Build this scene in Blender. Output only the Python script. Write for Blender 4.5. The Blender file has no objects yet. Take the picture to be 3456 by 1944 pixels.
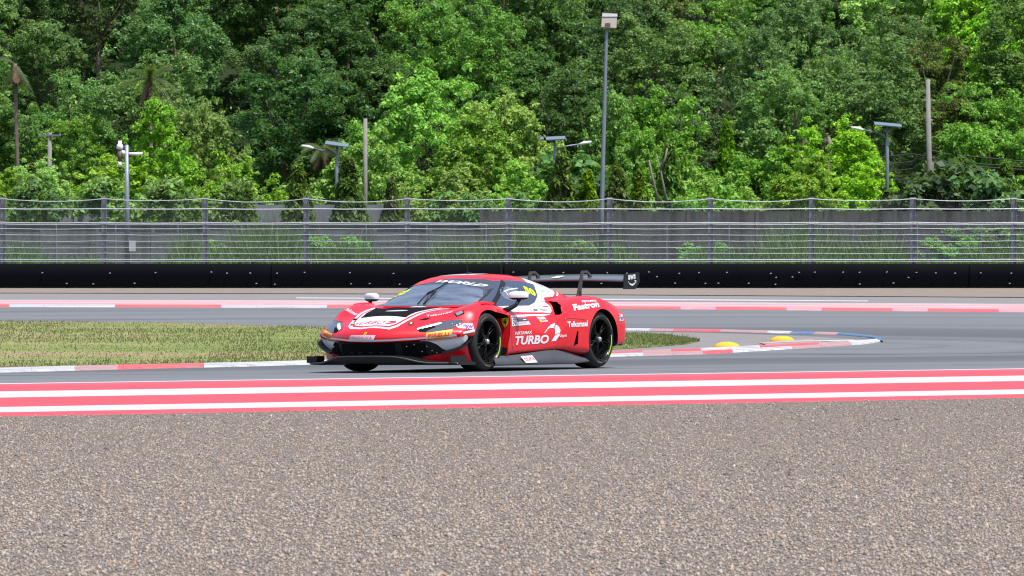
import bpy, bmesh, math, random
import numpy as np
from mathutils import Vector, Matrix
from mathutils.bvhtree import BVHTree

R = math.radians
scene = bpy.context.scene
C = scene.collection

# ------------------------------------------------------------------ camera
LENS_PX, CAM_H, HORIZON = 13900.0, 1.43, 853.0       # focal length in photo pixels, eye height, horizon row
cam_d = bpy.data.cameras.new('camera')
cam = bpy.data.objects.new('camera', cam_d); C.objects.link(cam)
cam_d.sensor_width = 36.0
cam_d.lens = 36.0 * LENS_PX / 3456.0
cam_d.clip_start, cam_d.clip_end = 0.5, 2000.0
cam.location = (0, 0, CAM_H)
cam.rotation_euler = (R(90) - math.atan(119.0 / LENS_PX), 0, 0)
cam_d.dof.use_dof = True
cam_d.dof.focus_distance = 50.0
cam_d.dof.aperture_fstop = 13.0
scene.camera = cam
scene.cycles.filter_width = 1.15

# ------------------------------------------------------------------ sky, sun, exposure
SUN_EL, SUN_AZ = R(69), R(130)                         # azimuth clockwise from +Y (the view direction)
world = bpy.data.worlds.new('World'); scene.world = world; world.use_nodes = True
wn = world.node_tree; wn.nodes.clear()
wo = wn.nodes.new('ShaderNodeOutputWorld'); wb = wn.nodes.new('ShaderNodeBackground')
sky = wn.nodes.new('ShaderNodeTexSky'); sky.sky_type = 'NISHITA'; sky.sun_disc = False
sky.sun_elevation, sky.sun_rotation = SUN_EL, SUN_AZ
sky.dust_density = 2.0
wb.inputs['Strength'].default_value = 0.12
wn.links.new(sky.outputs[0], wb.inputs[0]); wn.links.new(wb.outputs[0], wo.inputs[0])
sun_d = bpy.data.lights.new('sun', 'SUN'); sun_d.energy = 4.2; sun_d.angle = R(0.5); sun_d.color = (1.0, 0.96, 0.9)
sun = bpy.data.objects.new('sun', sun_d); C.objects.link(sun)
sdir = Vector((math.sin(SUN_AZ) * math.cos(SUN_EL), math.cos(SUN_AZ) * math.cos(SUN_EL), math.sin(SUN_EL)))
sun.rotation_euler = sdir.to_track_quat('Z', 'Y').to_euler()
sun.location = (0, 0, 60)
vs = scene.view_settings
vs.view_transform = 'Standard'; vs.look = 'None'; vs.exposure = 0.55; vs.gamma = 1.0; vs.use_curve_mapping = False

# ------------------------------------------------------------------ helpers
def tag(o, label=None, cat=None, group=None, kind=None):
    if label: o['label'] = label
    if cat: o['category'] = cat
    if group: o['group'] = group
    if kind: o['kind'] = kind
    return o

def empty(name, loc=(0, 0, 0), parent=None):
    o = bpy.data.objects.new(name, None); C.objects.link(o); o.location = loc
    o.empty_display_size = 0.2
    if parent: o.parent = parent
    return o

def add(name, me, mat=None, parent=None, loc=None):
    if mat is not None and not me.materials: me.materials.append(mat)
    o = bpy.data.objects.new(name, me); C.objects.link(o)
    if parent: o.parent = parent
    if loc is not None: o.location = loc
    return o

def mesh(name, verts, faces, mat=None, parent=None, smooth=False, loc=None):
    me = bpy.data.meshes.new(name); me.from_pydata([tuple(map(float, v)) for v in verts], [], [tuple(map(int, f)) for f in faces]); me.update()
    if smooth: me.polygons.foreach_set('use_smooth', [True] * len(me.polygons))
    return add(name, me, mat, parent, loc)

class MB:
    """collects solids into one mesh"""
    def __init__(s): s.v = []; s.f = []
    def raw(s, v, f):
        n = len(s.v); s.v += [tuple(p) for p in v]; s.f += [tuple(i + n for i in q) for q in f]; return s
    def box(s, c, d, rot=None):
        c = Vector(c); h = Vector(d) * .5
        P = [Vector((x * h.x, y * h.y, z * h.z)) for x in (-1, 1) for y in (-1, 1) for z in (-1, 1)]
        if rot is not None: P = [rot @ p for p in P]
        return s.raw([p + c for p in P], [(0, 1, 3, 2), (4, 6, 7, 5), (0, 4, 5, 1), (2, 3, 7, 6), (0, 2, 6, 4), (1, 5, 7, 3)])
    def tube(s, pts, r, n=8, cap=True):
        pts = [Vector(p) for p in pts]; m = len(pts)
        rr = r if isinstance(r, (list, tuple)) else [r] * m
        V = []; prev = None
        for i, p in enumerate(pts):
            t = (pts[min(i + 1, m - 1)] - pts[max(i - 1, 0)]).normalized()
            a = Vector((0, 0, 1)) if abs(t.z) < .9 else Vector((1, 0, 0))
            if prev is not None: a = prev
            x = (a - t * a.dot(t)).normalized(); y = t.cross(x); prev = x
            for k in range(n):
                q = 2 * math.pi * k / n
                V.append(p + (x * math.cos(q) + y * math.sin(q)) * rr[i])
        F = [(i * n + k, i * n + (k + 1) % n, (i + 1) * n + (k + 1) % n, (i + 1) * n + k) for i in range(m - 1) for k in range(n)]
        if cap: F += [tuple(range(n))[::-1], tuple(range((m - 1) * n, m * n))]
        return s.raw(V, F)
    def prism(s, poly, fn0, fn1):
        """poly: 2-D list; fn0/fn1 map a 2-D point to the two 3-D faces"""
        n = len(poly)
        V = [fn0(*p) for p in poly] + [fn1(*p) for p in poly]
        F = [tuple(range(n))[::-1], tuple(range(n, 2 * n))] + [(i, (i + 1) % n, n + (i + 1) % n, n + i) for i in range(n)]
        return s.raw(V, F)
    def lathe(s, prof, axis='x', n=32, c=(0, 0, 0)):
        """prof: list of (along, radius), closed if first == last"""
        V = []; c = Vector(c)
        for a, r in prof:
            for k in range(n):
                q = 2 * math.pi * k / n; y, z = r * math.cos(q), r * math.sin(q)
                V.append(c + (Vector((a, y, z)) if axis == 'x' else Vector((y, z, a))))
        F = [(i * n + k, (i + 1) * n + k, (i + 1) * n + (k + 1) % n, i * n + (k + 1) % n) for i in range(len(prof) - 1) for k in range(n)]
        return s.raw(V, F)
    def build(s, name, mat, parent=None, smooth=False, loc=None):
        o = mesh(name, s.v, s.f, mat, parent, smooth, loc)
        bm = bmesh.new(); bm.from_mesh(o.data); bmesh.ops.recalc_face_normals(bm, faces=bm.faces); bm.to_mesh(o.data); bm.free()
        return o

# ------------------------------------------------------------------ materials
class NT:
    def __init__(s, name):
        s.m = bpy.data.materials.new(name); s.m.use_nodes = True; s.t = s.m.node_tree; s.t.nodes.clear()
        s.out = s.n('OutputMaterial')
    def n(s, ty, **k):
        nd = s.t.nodes.new('ShaderNode' + ty)
        for a, b in k.items(): setattr(nd, a, b)
        return nd
    def l(s, a, b): s.t.links.new(a, b)
    def val(s, sock, x):
        if hasattr(x, 'is_linked') or hasattr(x, 'links'): s.l(x, sock)
        else: sock.default_value = x
    def math(s, op, a, b=0.0, c=None):
        m = s.n('Math', operation=op); s.val(m.inputs[0], a); s.val(m.inputs[1], b)
        if c is not None: s.val(m.inputs[2], c)
        return m.outputs[0]
    def coord(s, kind='Object', scale=(1, 1, 1), rot=(0, 0, 0)):
        tc = s.n('TexCoord'); mp = s.n('Mapping'); mp.inputs['Scale'].default_value = scale; mp.inputs['Rotation'].default_value = rot
        s.l(tc.outputs[kind], mp.inputs[0]); return mp.outputs[0]
    def noise(s, vec, scale, detail=4, rough=.6):
        n = s.n('TexNoise'); n.inputs['Scale'].default_value = scale; n.inputs['Detail'].default_value = detail; n.inputs['Roughness'].default_value = rough
        if vec is not None: s.l(vec, n.inputs['Vector'])
        return n.outputs[0]
    def ramp(s, fac, stops, interp='LINEAR'):
        r = s.n('ValToRGB'); r.color_ramp.interpolation = interp; e = r.color_ramp.elements
        while len(e) < len(stops): e.new(.5)
        for i, (p, c) in enumerate(stops):
            e[i].position = p; e[i].color = (c, c, c, 1) if isinstance(c, (int, float)) else (*c, 1)
        s.l(fac, r.inputs[0]); return r.outputs[0]
    def mix(s, fac, a, b, mode='MIX'):
        m = s.n('MixRGB', blend_type=mode); s.val(m.inputs[0], fac)
        for i, x in ((1, a), (2, b)):
            if isinstance(x, tuple): m.inputs[i].default_value = (*x, 1)
            else: s.l(x, m.inputs[i])
        return m.outputs[0]
    def bump(s, h, strength=.3, dist=.01):
        b = s.n('Bump'); b.inputs['Strength'].default_value = strength; b.inputs['Distance'].default_value = dist; s.l(h, b.inputs['Height']); return b.outputs[0]
    def bsdf(s, color, rough=.6, metal=0.0, spec=.5, coat=0.0, coat_r=.05, normal=None, out=True):
        b = s.n('BsdfPrincipled')
        if isinstance(color, tuple): b.inputs['Base Color'].default_value = (*color, 1)
        else: s.l(color, b.inputs['Base Color'])
        s.val(b.inputs['Roughness'], rough); b.inputs['Metallic'].default_value = metal
        b.inputs['Specular IOR Level'].default_value = spec
        b.inputs['Coat Weight'].default_value = coat; b.inputs['Coat Roughness'].default_value = coat_r
        if normal is not None: s.l(normal, b.inputs['Normal'])
        if out: s.l(b.outputs[0], s.out.inputs[0])
        return b

def simple(name, color, rough=.6, metal=0.0, spec=.5, coat=0.0, var=0.0, scale=8.0, coat_r=.05):
    t = NT(name)
    if var:
        f = t.noise(t.coord('Object'), scale, 5)
        col = t.mix(f, tuple(c * (1 - var) for c in color), tuple(min(1, c * (1 + var)) for c in color))
    else: col = color
    t.bsdf(col, rough, metal, spec, coat, coat_r); return t.m

# ------------------------------------------------------------------ terrain
_S = np.arange(-80, 320, .1)
_Z = np.interp(_S, [-80, -8, -4.95, -4.8, 0, 12.5, 30, 320], [0, -.06, -.055, -.03, .11, -.11, 0, 0])
_k = np.exp(-.5 * (np.arange(-30, 31) * .1 / .5) ** 2); _k /= _k.sum()
_Z[30:-30] = np.convolve(_Z, _k, 'valid')
def s_of(x, y): return (np.asarray(y) - 44.05 - .49 * np.asarray(x)) * .898
def terr(x, y):
    """height of the open ground"""
    return np.interp(s_of(x, y), _S, _Z)
def ground_point(px, py):
    """where the line of sight through a photo pixel meets the ground"""
    dx, dz = (px - 1728) / LENS_PX, -(py - HORIZON) / LENS_PX
    ys = np.linspace(14, 320, 12000)
    i = int(np.argmax(CAM_H + dz * ys < terr(dx * ys, ys)))
    return np.array([dx * ys[i], ys[i]])
def at(px, py, D):
    """point at distance D on the line of sight through a photo pixel"""
    return Vector(((px - 1728) / LENS_PX * D, D, CAM_H - (py - HORIZON) / LENS_PX * D))

def polyx(pl, n):
    a = np.array(pl, float); t = np.concatenate([[0], np.cumsum(np.hypot(*(np.diff(a, axis=0).T)))]); q = np.linspace(0, t[-1], n)
    return np.stack([np.interp(q, t, a[:, 0]), np.interp(q, t, a[:, 1])], 1)

def drape(name, A, B, nv, off, mat, parent=None, thick=0.0, smooth=True):
    """sheet between two world polylines A and B (same length), laid on the ground"""
    A, B = np.array(A), np.array(B); n = len(A); V = []
    for j in range(nv + 1):
        P = A + (B - A) * j / nv
        z = terr(P[:, 0], P[:, 1]) + off
        V += [(x, y, zz) for (x, y), zz in zip(P, z)]
    F = [(j * n + i, j * n + i + 1, (j + 1) * n + i + 1, (j + 1) * n + i) for j in range(nv) for i in range(n - 1)]
    o = mesh(name, V, F, mat, parent, smooth)
    if o.data.polygons and o.data.polygons[0].normal.z < 0: o.data.flip_normals()
    return o
def sheet_px(name, near, far, n, nv, off, mat, parent=None):
    A = [ground_point(*p) for p in polyx(near, n)]; B = [ground_point(*p) for p in polyx(far, n)]
    return drape(name, A, B, nv, off, mat, parent)
def sline(s, xs): return np.stack([xs, 44.05 + .49 * xs + s / .898], 1)
# ------------------------------------------------------------------ ground materials
def asphalt_mat():
    t = NT('asphalt'); tc = t.n('TexCoord'); P = tc.outputs['Object']
    # distance from the infield spine, so that rubber lies along the racing line and round the hairpin
    a, ba = Vector((4.6, 67.0, 0)), Vector((-34, -13.0, 0))
    sub = t.n('VectorMath', operation='SUBTRACT'); t.l(P, sub.inputs[0]); sub.inputs[1].default_value = a
    fl = t.n('VectorMath', operation='MULTIPLY'); t.l(sub.outputs[0], fl.inputs[0]); fl.inputs[1].default_value = (1, 1, 0)
    dt = t.n('VectorMath', operation='DOT_PRODUCT'); t.l(fl.outputs[0], dt.inputs[0]); dt.inputs[1].default_value = ba
    h = t.n('Clamp'); t.l(t.math('DIVIDE', dt.outputs['Value'], ba.length_squared), h.inputs[0])
    sc = t.n('VectorMath', operation='SCALE'); sc.inputs[0].default_value = ba; t.l(h.outputs[0], sc.inputs['Scale'])
    df = t.n('VectorMath', operation='SUBTRACT'); t.l(fl.outputs[0], df.inputs[0]); t.l(sc.outputs[0], df.inputs[1])
    ln = t.n('VectorMath', operation='LENGTH'); t.l(df.outputs[0], ln.inputs[0])
    wob = t.noise(P, .12, 3)
    d = t.math('ADD', ln.outputs['Value'], t.math('MULTIPLY', wob, 3.0))
    cx = t.n('CombineXYZ'); t.l(d, cx.inputs[0]); t.l(t.math('MULTIPLY', h.outputs[0], 3.0), cx.inputs[1])
    streak = t.noise(cx.outputs[0], 1.7, 6, .75)
    broad = t.noise(cx.outputs[0], .22, 2)
    lines = t.ramp(streak, [(.38, 1.0), (.48, .3), (.62, 0.0)])
    zone = t.ramp(broad, [(.38, .12), (.62, .85)])
    blotch = t.noise(P, .35, 5)
    grain = t.noise(P, 60, 3, .7)
    base = t.mix(blotch, (.108, .115, .130), (.155, .163, .180))
    base = t.mix(t.math('MULTIPLY', grain, .35), base, (.20, .205, .215))
    rub = t.math('MULTIPLY', t.math('ADD', t.math('MULTIPLY', lines, .9), t.math('MULTIPLY', zone, .25)), zone)
    d2 = t.math('DIVIDE', t.math('ADD', ln.outputs['Value'], t.math('MULTIPLY', streak, 1.2)), 20.0)
    line = t.ramp(d2, [(.30, .0), (.37, .85), (.60, .70), (.74, .0)])
    rub = t.math('MAXIMUM', rub, t.math('MULTIPLY', line, t.math('ADD', .45, t.math('MULTIPLY', streak, .8))))
    base = t.mix(t.math('MINIMUM', rub, .8), base, (.050, .053, .062))
    t.bsdf(base, .82, spec=.35, normal=t.bump(grain, .35, .004)); return t.m
def runoff_mat():
    t = NT('runoff_asphalt'); P = t.coord('Object'); b = t.noise(P, .5, 6); g = t.noise(P, 45, 3)
    c = t.mix(b, (.165, .160, .163), (.215, .208, .210)); c = t.mix(t.math('MULTIPLY', g, .3), c, (.14, .135, .135))
    t.bsdf(c, .9, spec=.2, normal=t.bump(g, .3, .004)); return t.m
def paint_mat(name, col, wear=.25, dark=(.20, .19, .19)):
    t = NT(name); P = t.coord('Object', (1, 1, 1), (0, 0, -R(26))); st = t.coord('Object', (.16, 2.4, 1), (0, 0, R(-26)))
    w = t.noise(st, 1.6, 6, .65); g = t.noise(P, 70, 3); sp = t.noise(P, 9, 6, .75)
    f = t.ramp(w, [(.40, 0.0), (.64, wear)]); f2 = t.ramp(sp, [(.54, 0.0), (.68, wear)])
    c = t.mix(t.math('MAXIMUM', f, f2), col, dark)
    sk = t.noise(t.coord('Object', (.05, 5.0, 1), (0, 0, R(-26))), 2.2, 4, .6)
    c = t.mix(t.ramp(sk, [(.55, 0.0), (.70, wear * .9)]), c, dark)
    c = t.mix(t.math('MULTIPLY', g, .16), c, tuple(.55 * x for x in col))
    t.bsdf(c, .75, spec=.3, normal=t.bump(g, .3, .004)); return t.m
def gravel_mat():
    t = NT('gravel'); P = t.coord('Object')
    v = t.n('TexVoronoi'); v.inputs['Scale'].default_value = 75; t.l(P, v.inputs['Vector'])
    hue = t.n('SeparateColor'); t.l(v.outputs['Color'], hue.inputs[0])
    c = t.ramp(hue.outputs[0], [(0, (0.127, 0.113, 0.105)), (.10, (0.216, 0.186, 0.164)), (.4, (0.299, 0.251, 0.217)), (.7, (0.368, 0.311, 0.269)), (.93, (0.445, 0.360, 0.293)), (1, (0.432, 0.244, 0.117))])
    c = t.mix(t.ramp(v.outputs['Distance'], [(.25, 0.0), (.62, .7)]), c, (0.073, 0.062, 0.059))
    big = t.noise(P, .55, 6, .65); c = t.mix(t.math('MULTIPLY', t.ramp(big, [(.35, 0.0), (.7, 1.0)]), .55), c, (0.208, 0.182, 0.167), 'MIX')
    hgt = t.math('SUBTRACT', 1.0, v.outputs['Distance'])
    t.bsdf(c, .95, spec=.2, normal=t.bump(hgt, 1.0, .02)); return t.m
def stone_mat():
    t = NT('stone'); a = t.n('Attribute'); a.attribute_name = 'tint'
    c = t.ramp(a.outputs['Fac'], [(0, (0.108, 0.100, 0.100)), (.12, (0.203, 0.179, 0.164)), (.35, (0.299, 0.251, 0.217)), (.7, (0.381, 0.320, 0.275)), (.9, (0.496, 0.422, 0.362)), (.96, (0.393, 0.323, 0.257)), (1, (0.458, 0.244, 0.100))])
    g = t.noise(t.coord('Object'), 120, 3); c = t.mix(t.math('MULTIPLY', g, .3), c, (0.177, 0.155, 0.143))
    t.bsdf(c, .95, spec=.15); return t.m
def soil_mat():
    t = NT('soil'); P = t.coord('Object'); n = t.noise(P, .6, 6); m = t.noise(P, 7, 5)
    c = t.mix(n, (.050, .075, .028), (.105, .12, .05)); c = t.mix(t.math('MULTIPLY', m, .5), c, (.14, .115, .07))
    t.bsdf(c, .95, spec=.15, normal=t.bump(m, .6, .05)); return t.m
def dry_grass_mat(name, blades):
    t = NT(name); tc = t.n('TexCoord'); P = tc.outputs['Object'] if not blades else t.n('NewGeometry').outputs['Position']
    n = t.noise(P, .16, 4); m = t.noise(P, 1.3, 4)
    mp = t.n('Mapping'); mp.inputs['Scale'].default_value = (.035, .22, 1); mp.inputs['Rotation'].default_value = (0, 0, -.1); t.l(P, mp.inputs[0])
    band = t.noise(mp.outputs[0], 1.0, 3)
    c = t.ramp(t.math('ADD', t.math('MULTIPLY', band, .65), t.math('MULTIPLY', m, .35)), [(.37, (.120, .180, .04)), (.455, (.180, .205, .075)), (.52, (.235, .215, .105)), (.59, (.265, .185, .115))])
    if blades:
        a = t.n('Attribute'); a.attribute_name = 'tint'
        c = t.mix(t.math('MULTIPLY', a.outputs['Fac'], .30), c, (.38, .36, .20))
    b = t.bsdf(c, .9, spec=.1, out=not blades)
    if blades:
        tr = t.n('BsdfTranslucent'); t.l(c, tr.inputs[0]); mx = t.n('MixShader'); mx.inputs[0].default_value = .45
        t.l(b.outputs[0], mx.inputs[1]); t.l(tr.outputs[0], mx.inputs[2]); t.l(mx.outputs[0], t.out.inputs[0])
    return t.m
M = {}
M['asphalt'] = asphalt_mat(); M['runoff'] = runoff_mat()
M['red_paint'] = paint_mat('red_track_paint', (.66, .068, .092), .22, (.30, .06, .07))
M['red_scuffed'] = paint_mat('scuffed_red_track_paint', (.52, .085, .115), .55, (.26, .08, .10))
M['white_paint'] = paint_mat('white_track_paint', (.45, .465, .51), .35, (.32, .30, .31))
M['kerb_red'] = paint_mat('kerb_red_paint', (.56, .065, .08), .65); M['kerb_white'] = paint_mat('kerb_white_paint', (.46, .47, .50), .75)
M['kerb_blue'] = paint_mat('kerb_blue_paint', (.03, .13, .30), .7); M['kerb_worn'] = paint_mat('kerb_worn_paint', (.42, .22, .23), .9)
M['gravel'] = gravel_mat(); M['stone'] = stone_mat(); M['soil'] = soil_mat()
M['turf'] = dry_grass_mat('turf', False); M['blade'] = dry_grass_mat('grass_blade', True)
M['shoulder'] = simple('dirty_asphalt', (.185, .178, .178), .95, var=.25, scale=2.0, spec=.15)
M['kerb_pink'] = paint_mat('kerb_pink_paint', (.52, .150, .18), .75, (.46, .42, .44))
M['dust'] = simple('dusty_concrete', (.20, .165, .145), .95, var=.35, scale=1.5, spec=.1)

# ------------------------------------------------------------------ the ground
xs = np.linspace(-70, 70, 71)
g = MB(); ys = np.concatenate([np.arange(4, 163, 2.0), np.arange(163, 170, .8), np.arange(170, 420, 6.0)])
TER = .80                                             # the ground behind the barrier is a low terrace
def hill(x, y):
    d = np.maximum(0, np.asarray(y) - 206 + 1.5 * np.sin(np.asarray(x) * .11)); return .50 * d * d / (d + 7) + TER * np.clip((np.asarray(y) - 164.4) / 1.6, 0, 1)
def hill_z(x, y): return float(terr(x, y) * (y < 180) + hill(x, y))
GX, GY = np.meshgrid(xs, ys); GZ = np.where(GY < 170, terr(GX, GY) - .05, 0) + hill(GX, GY)
nx = len(xs)
o = mesh('ground', np.stack([GX.ravel(), GY.ravel(), GZ.ravel()], 1), [(j * nx + i, j * nx + i + 1, (j + 1) * nx + i + 1, (j + 1) * nx + i) for j in range(len(ys) - 1) for i in range(nx - 1)], M['soil'], smooth=True)
tag(o, kind='structure')
M['litter'] = simple('leaf_litter', (.022, .034, .014), .95, var=.5, scale=.8, spec=.1)
HX, HY_ = np.meshgrid(xs, np.arange(186, 330, 3.0)); HZ = hill(HX, HY_) + .03
o = mesh('hillside', np.stack([HX.ravel(), HY_.ravel(), HZ.ravel()], 1), [(j * nx + i, j * nx + i + 1, (j + 1) * nx + i + 1, (j + 1) * nx + i) for j in range(HX.shape[0] - 1) for i in range(nx - 1)], M['litter'], smooth=True); tag(o, kind='structure')

xr = np.linspace(-26, 26, 53)
tag(drape('track', sline(-.02, xr), np.stack([xr, np.full(53, 165.)], 1), 160, 0.0, M['asphalt']), kind='structure')
tag(drape('gravel_trap', np.stack([xr * .6, np.full(53, 9.)], 1), sline(-4.86, xr), 70, 0.02, M['gravel']), kind='structure')
# painted run-off beside the kerb: red and white bands
pr = empty('painted_runoff'); tag(pr, kind='structure')
bands = [('white_edge_line', .20, .0, 'white_paint'), ('red_stripe', -.46, -1.31, 'red_paint'), ('scuffed_red_stripe', 0, -.46, 'red_scuffed'), ('white_stripe', -1.31, -2.21, 'white_paint'),
         ('red_stripe', -2.21, -3.52, 'red_paint'), ('white_stripe', -3.52, -4.2, 'white_paint'), ('red_stripe', -4.2, -4.9, 'red_paint')]
for nm, a, b, m in bands: drape(nm, sline(b, xr), sline(a, xr), 4, .006, M[m], pr)

# far side of the hairpin: run-off, kerb, gravel strip, edge lines
FK_T = [(-1400, 1010), (0, 1013), (1150, 1015), (2256, 1021), (3456, 1027), (4800, 1036)]
FK_B = [(-1400, 1033), (0, 1036), (1150, 1039.5), (2256, 1044), (3456, 1054), (4800, 1066)]
o = sheet_px('far_runoff', FK_T, [(-1400, 990), (0, 991), (1728, 995), (3456, 1006), (4800, 1014)], 60, 20, .008, M['runoff']); tag(o, kind='structure')
o = sheet_px('gravel_verge', [(-1400, 990), (0, 991), (1728, 995), (3456, 1006), (4800, 1014)], [(-1400, 972), (0, 972), (3456, 973), (4800, 973)], 60, 20, .03, M['dust']); tag(o, kind='structure')
o = sheet_px('edge_line', [(1000, 1008.5), (2256, 1015), (2930, 1019)], [(1000, 1005.5), (2256, 1011), (2930, 1016)], 30, 2, .014, M['white_paint']); tag(o, kind='structure')

def kerb(name, lo, hi, n_blocks, colors, rise, off=.012, label=None, sub=3, jag=0.0):
    """row of raised blocks between two ground lines given in photo pixels; each block a part"""
    root = empty(name); tag(root, kind='structure')
    A = np.array([ground_point(*p) for p in polyx(lo, n_blocks * sub + 1)]); B = np.array([ground_point(*p) for p in polyx(hi, n_blocks * sub + 1)])
    for k in range(n_blocks):
        i0, i1 = k * sub, (k + 1) * sub + 1
        a, b = A[i0:i1].copy(), B[i0:i1].copy()
        if len(colors) == n_blocks: m = colors[k]
        else: m = colors[k % len(colors)]
        V = []; n = len(a); e = .012
        a[0] += (a[1] - a[0]) * e; b[0] += (b[1] - b[0]) * e
        for q, hgt in ((0, -.02), (.06, rise * .3), (.55, rise), (1.0, rise * .55), (1.001, -.02)):
            P = a + (b - a) * q; z = terr(P[:, 0], P[:, 1]) + off + hgt
            V += [(x, y, zz) for (x, y), zz in zip(P, z)]
        F = [(j * n + i, j * n + i + 1, (j + 1) * n + i + 1, (j + 1) * n + i) for j in range(4) for i in range(n - 1)]
        mesh('kerb_block', V, F, M[m], root)
    return root
w_, r_, x_, b_ = 'kerb_white', 'kerb_red', 'kerb_worn', 'kerb_blue'
cols = []
for k in range(52): cols.append([r_, r_, r_, w_, w_, w_][(k + 3) % 6] if k < 24 else ['kerb_red', 'kerb_pink', 'kerb_red'][k % 3])
kerb('far_kerb', FK_B, [(a, b - .26 * (b - t)) for (a, b), (_, t) in zip(FK_B, FK_T)], 52, cols, .03)
st = empty('far_kerb_stripes'); tag(st, kind='structure')
for q0, q1, m in ((.27, .36, w_), (.36, .56, 'kerb_pink'), (.56, .64, w_), (.64, .82, 'kerb_pink'), (.82, .88, w_), (.88, .95, 'kerb_pink'), (.95, 1.0, w_)):
    f = lambda q: [(a, b + q * (t - b)) for (a, b), (_, t) in zip(FK_B, FK_T)]
    sheet_px('painted_stripe', f(q0), f(q1), 60, 2, .012, M[m], st)

# infield: grass patch, kerbs round the apex
GT = [(-1300, 1076), (0, 1086), (560, 1091), (1113, 1107), (1600, 1116), (2093, 1125), (2254, 1131), (2327, 1144), (2362, 1152)]
GB = [(-1300, 1292), (0, 1252), (571, 1236), (1046, 1225), (1600, 1205), (2078, 1181), (2213, 1173), (2335, 1162), (2362, 1153)]
infield = sheet_px('infield_turf', GB, GT, 90, 24, .014, M['turf']); tag(infield, kind='structure')
o = sheet_px('infield_shoulder', [(1500, 1214), (2078, 1190), (2384, 1179), (2698, 1164), (2930, 1153)], [(1500, 1114), (2115, 1119), (2417, 1125), (2661, 1133), (2926, 1147)], 40, 10, .007, M['shoulder']); tag(o, kind='structure')
near_lo = [(-620, 1279), (0, 1258), (263, 1251), (571, 1243), (848, 1237), (1046, 1231), (1560, 1219)]
near_hi = [(-620, 1272), (0, 1251.5), (263, 1244), (571, 1236.5), (848, 1230.5), (1046, 1225), (1560, 1211)]
kerb('near_kerb', near_lo, near_hi, 15, [w_, w_, r_, r_, w_, w_, x_, r_, r_, w_, w_, w_, w_, r_, r_], .04)
ap_lo = [(1570, 1219), (2074, 1204), (2384, 1196), (2698, 1177), (2926, 1162), (2975, 1154)]
ap_mid = [(1570, 1214), (2074, 1198), (2384, 1188), (2698, 1171), (2926, 1157), (2965, 1152)]
ap_hi = [(1570, 1209), (2074, 1191), (2376, 1180), (2661, 1166), (2938, 1153), (2955, 1150)]
kerb('apex_kerb', ap_lo, ap_mid, 14, [w_, w_, w_, w_, w_, w_, x_, x_, r_, w_, w_, x_, x_, w_], .02)
kerb('apex_kerb_inner', ap_mid, ap_hi, 14, [r_, r_, r_, r_, r_, r_, x_, r_, w_, w_, r_, r_, x_, w_], .03)
uk_hi = [(1560, 1103), (2115, 1111), (2417, 1115), (2661, 1121), (2824, 1125), (2947, 1136), (2988, 1147), (2980, 1156)]
uk_lo = [(1560, 1107), (2115, 1115.5), (2417, 1119.5), (2661, 1126), (2815, 1130), (2936, 1140), (2972, 1148), (2966, 1153)]
kerb('return_kerb', uk_lo, uk_hi, 18, [r_, r_, r_, r_, w_, x_, x_, w_, x_, r_, r_, x_, x_, w_, b_, x_, b_, b_], .02)
o = sheet_px('worn_apex_paint', [(2600, 1172), (2700, 1168), (2780, 1160)], [(2560, 1160), (2660, 1152), (2740, 1148)], 8, 4, .02, M['kerb_worn']); tag(o, kind='structure')
o = sheet_px('worn_apex_line', [(2560, 1164), (2700, 1158), (2900, 1156)], [(2600, 1159), (2700, 1154), (2880, 1151)], 10, 3, .024, M['kerb_white']); tag(o, kind='structure')

# loose stones of the gravel trap
rng = np.random.default_rng(5)
def stones(name, n, seed):
    r = np.random.default_rng(seed)
    D = 1 / (1 / 16.5 + (1 / 41 - 1 / 16.5) * r.random(n) ** .62); x = (r.random(n) - .5) * 2 * (.145 * D + .5)
    keep = s_of(x, D) < -4.95 + .35 * r.random(n) ** 9; D, x = D[keep], x[keep]; n = len(D)
    base = np.array([(1, 0, 0), (-1, 0, 0), (0, 1, 0), (0, -1, 0), (0, 0, 1), (0, 0, -1)], float)
    tri = np.array([(0, 2, 4), (2, 1, 4), (1, 3, 4), (3, 0, 4), (2, 0, 5), (1, 2, 5), (3, 1, 5), (0, 3, 5)])
    size = .0058 + .0062 * r.random(n) ** 2 + .009 * (r.random(n) > .988)
    V = base[None] * (0.65 + .7 * r.random((n, 6, 1))) * (size[:, None, None]) * np.stack([np.ones(n), .6 + .5 * r.random(n), .55 + .35 * r.random(n)], 1)[:, None]
    q = r.normal(size=(n, 4)); q /= np.linalg.norm(q, axis=1)[:, None]; w, a, b, c = q.T
    Rm = np.stack([1 - 2 * (b * b + c * c), 2 * (a * b - c * w), 2 * (a * c + b * w), 2 * (a * b + c * w), 1 - 2 * (a * a + c * c), 2 * (b * c - a * w), 2 * (a * c - b * w), 2 * (b * c + a * w), 1 - 2 * (a * a + b * b)], 1).reshape(n, 3, 3)
    V = np.einsum('nij,nkj->nki', Rm, V) + np.stack([x, D, terr(x, D) + .021 + size * .15], 1)[:, None]
    F = (tri[None] + 6 * np.arange(n)[:, None, None]).reshape(-1, 3)
    return tri_mesh(name, V.reshape(-1, 3), F, M['stone'], np.repeat(r.random(n), 6))
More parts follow.
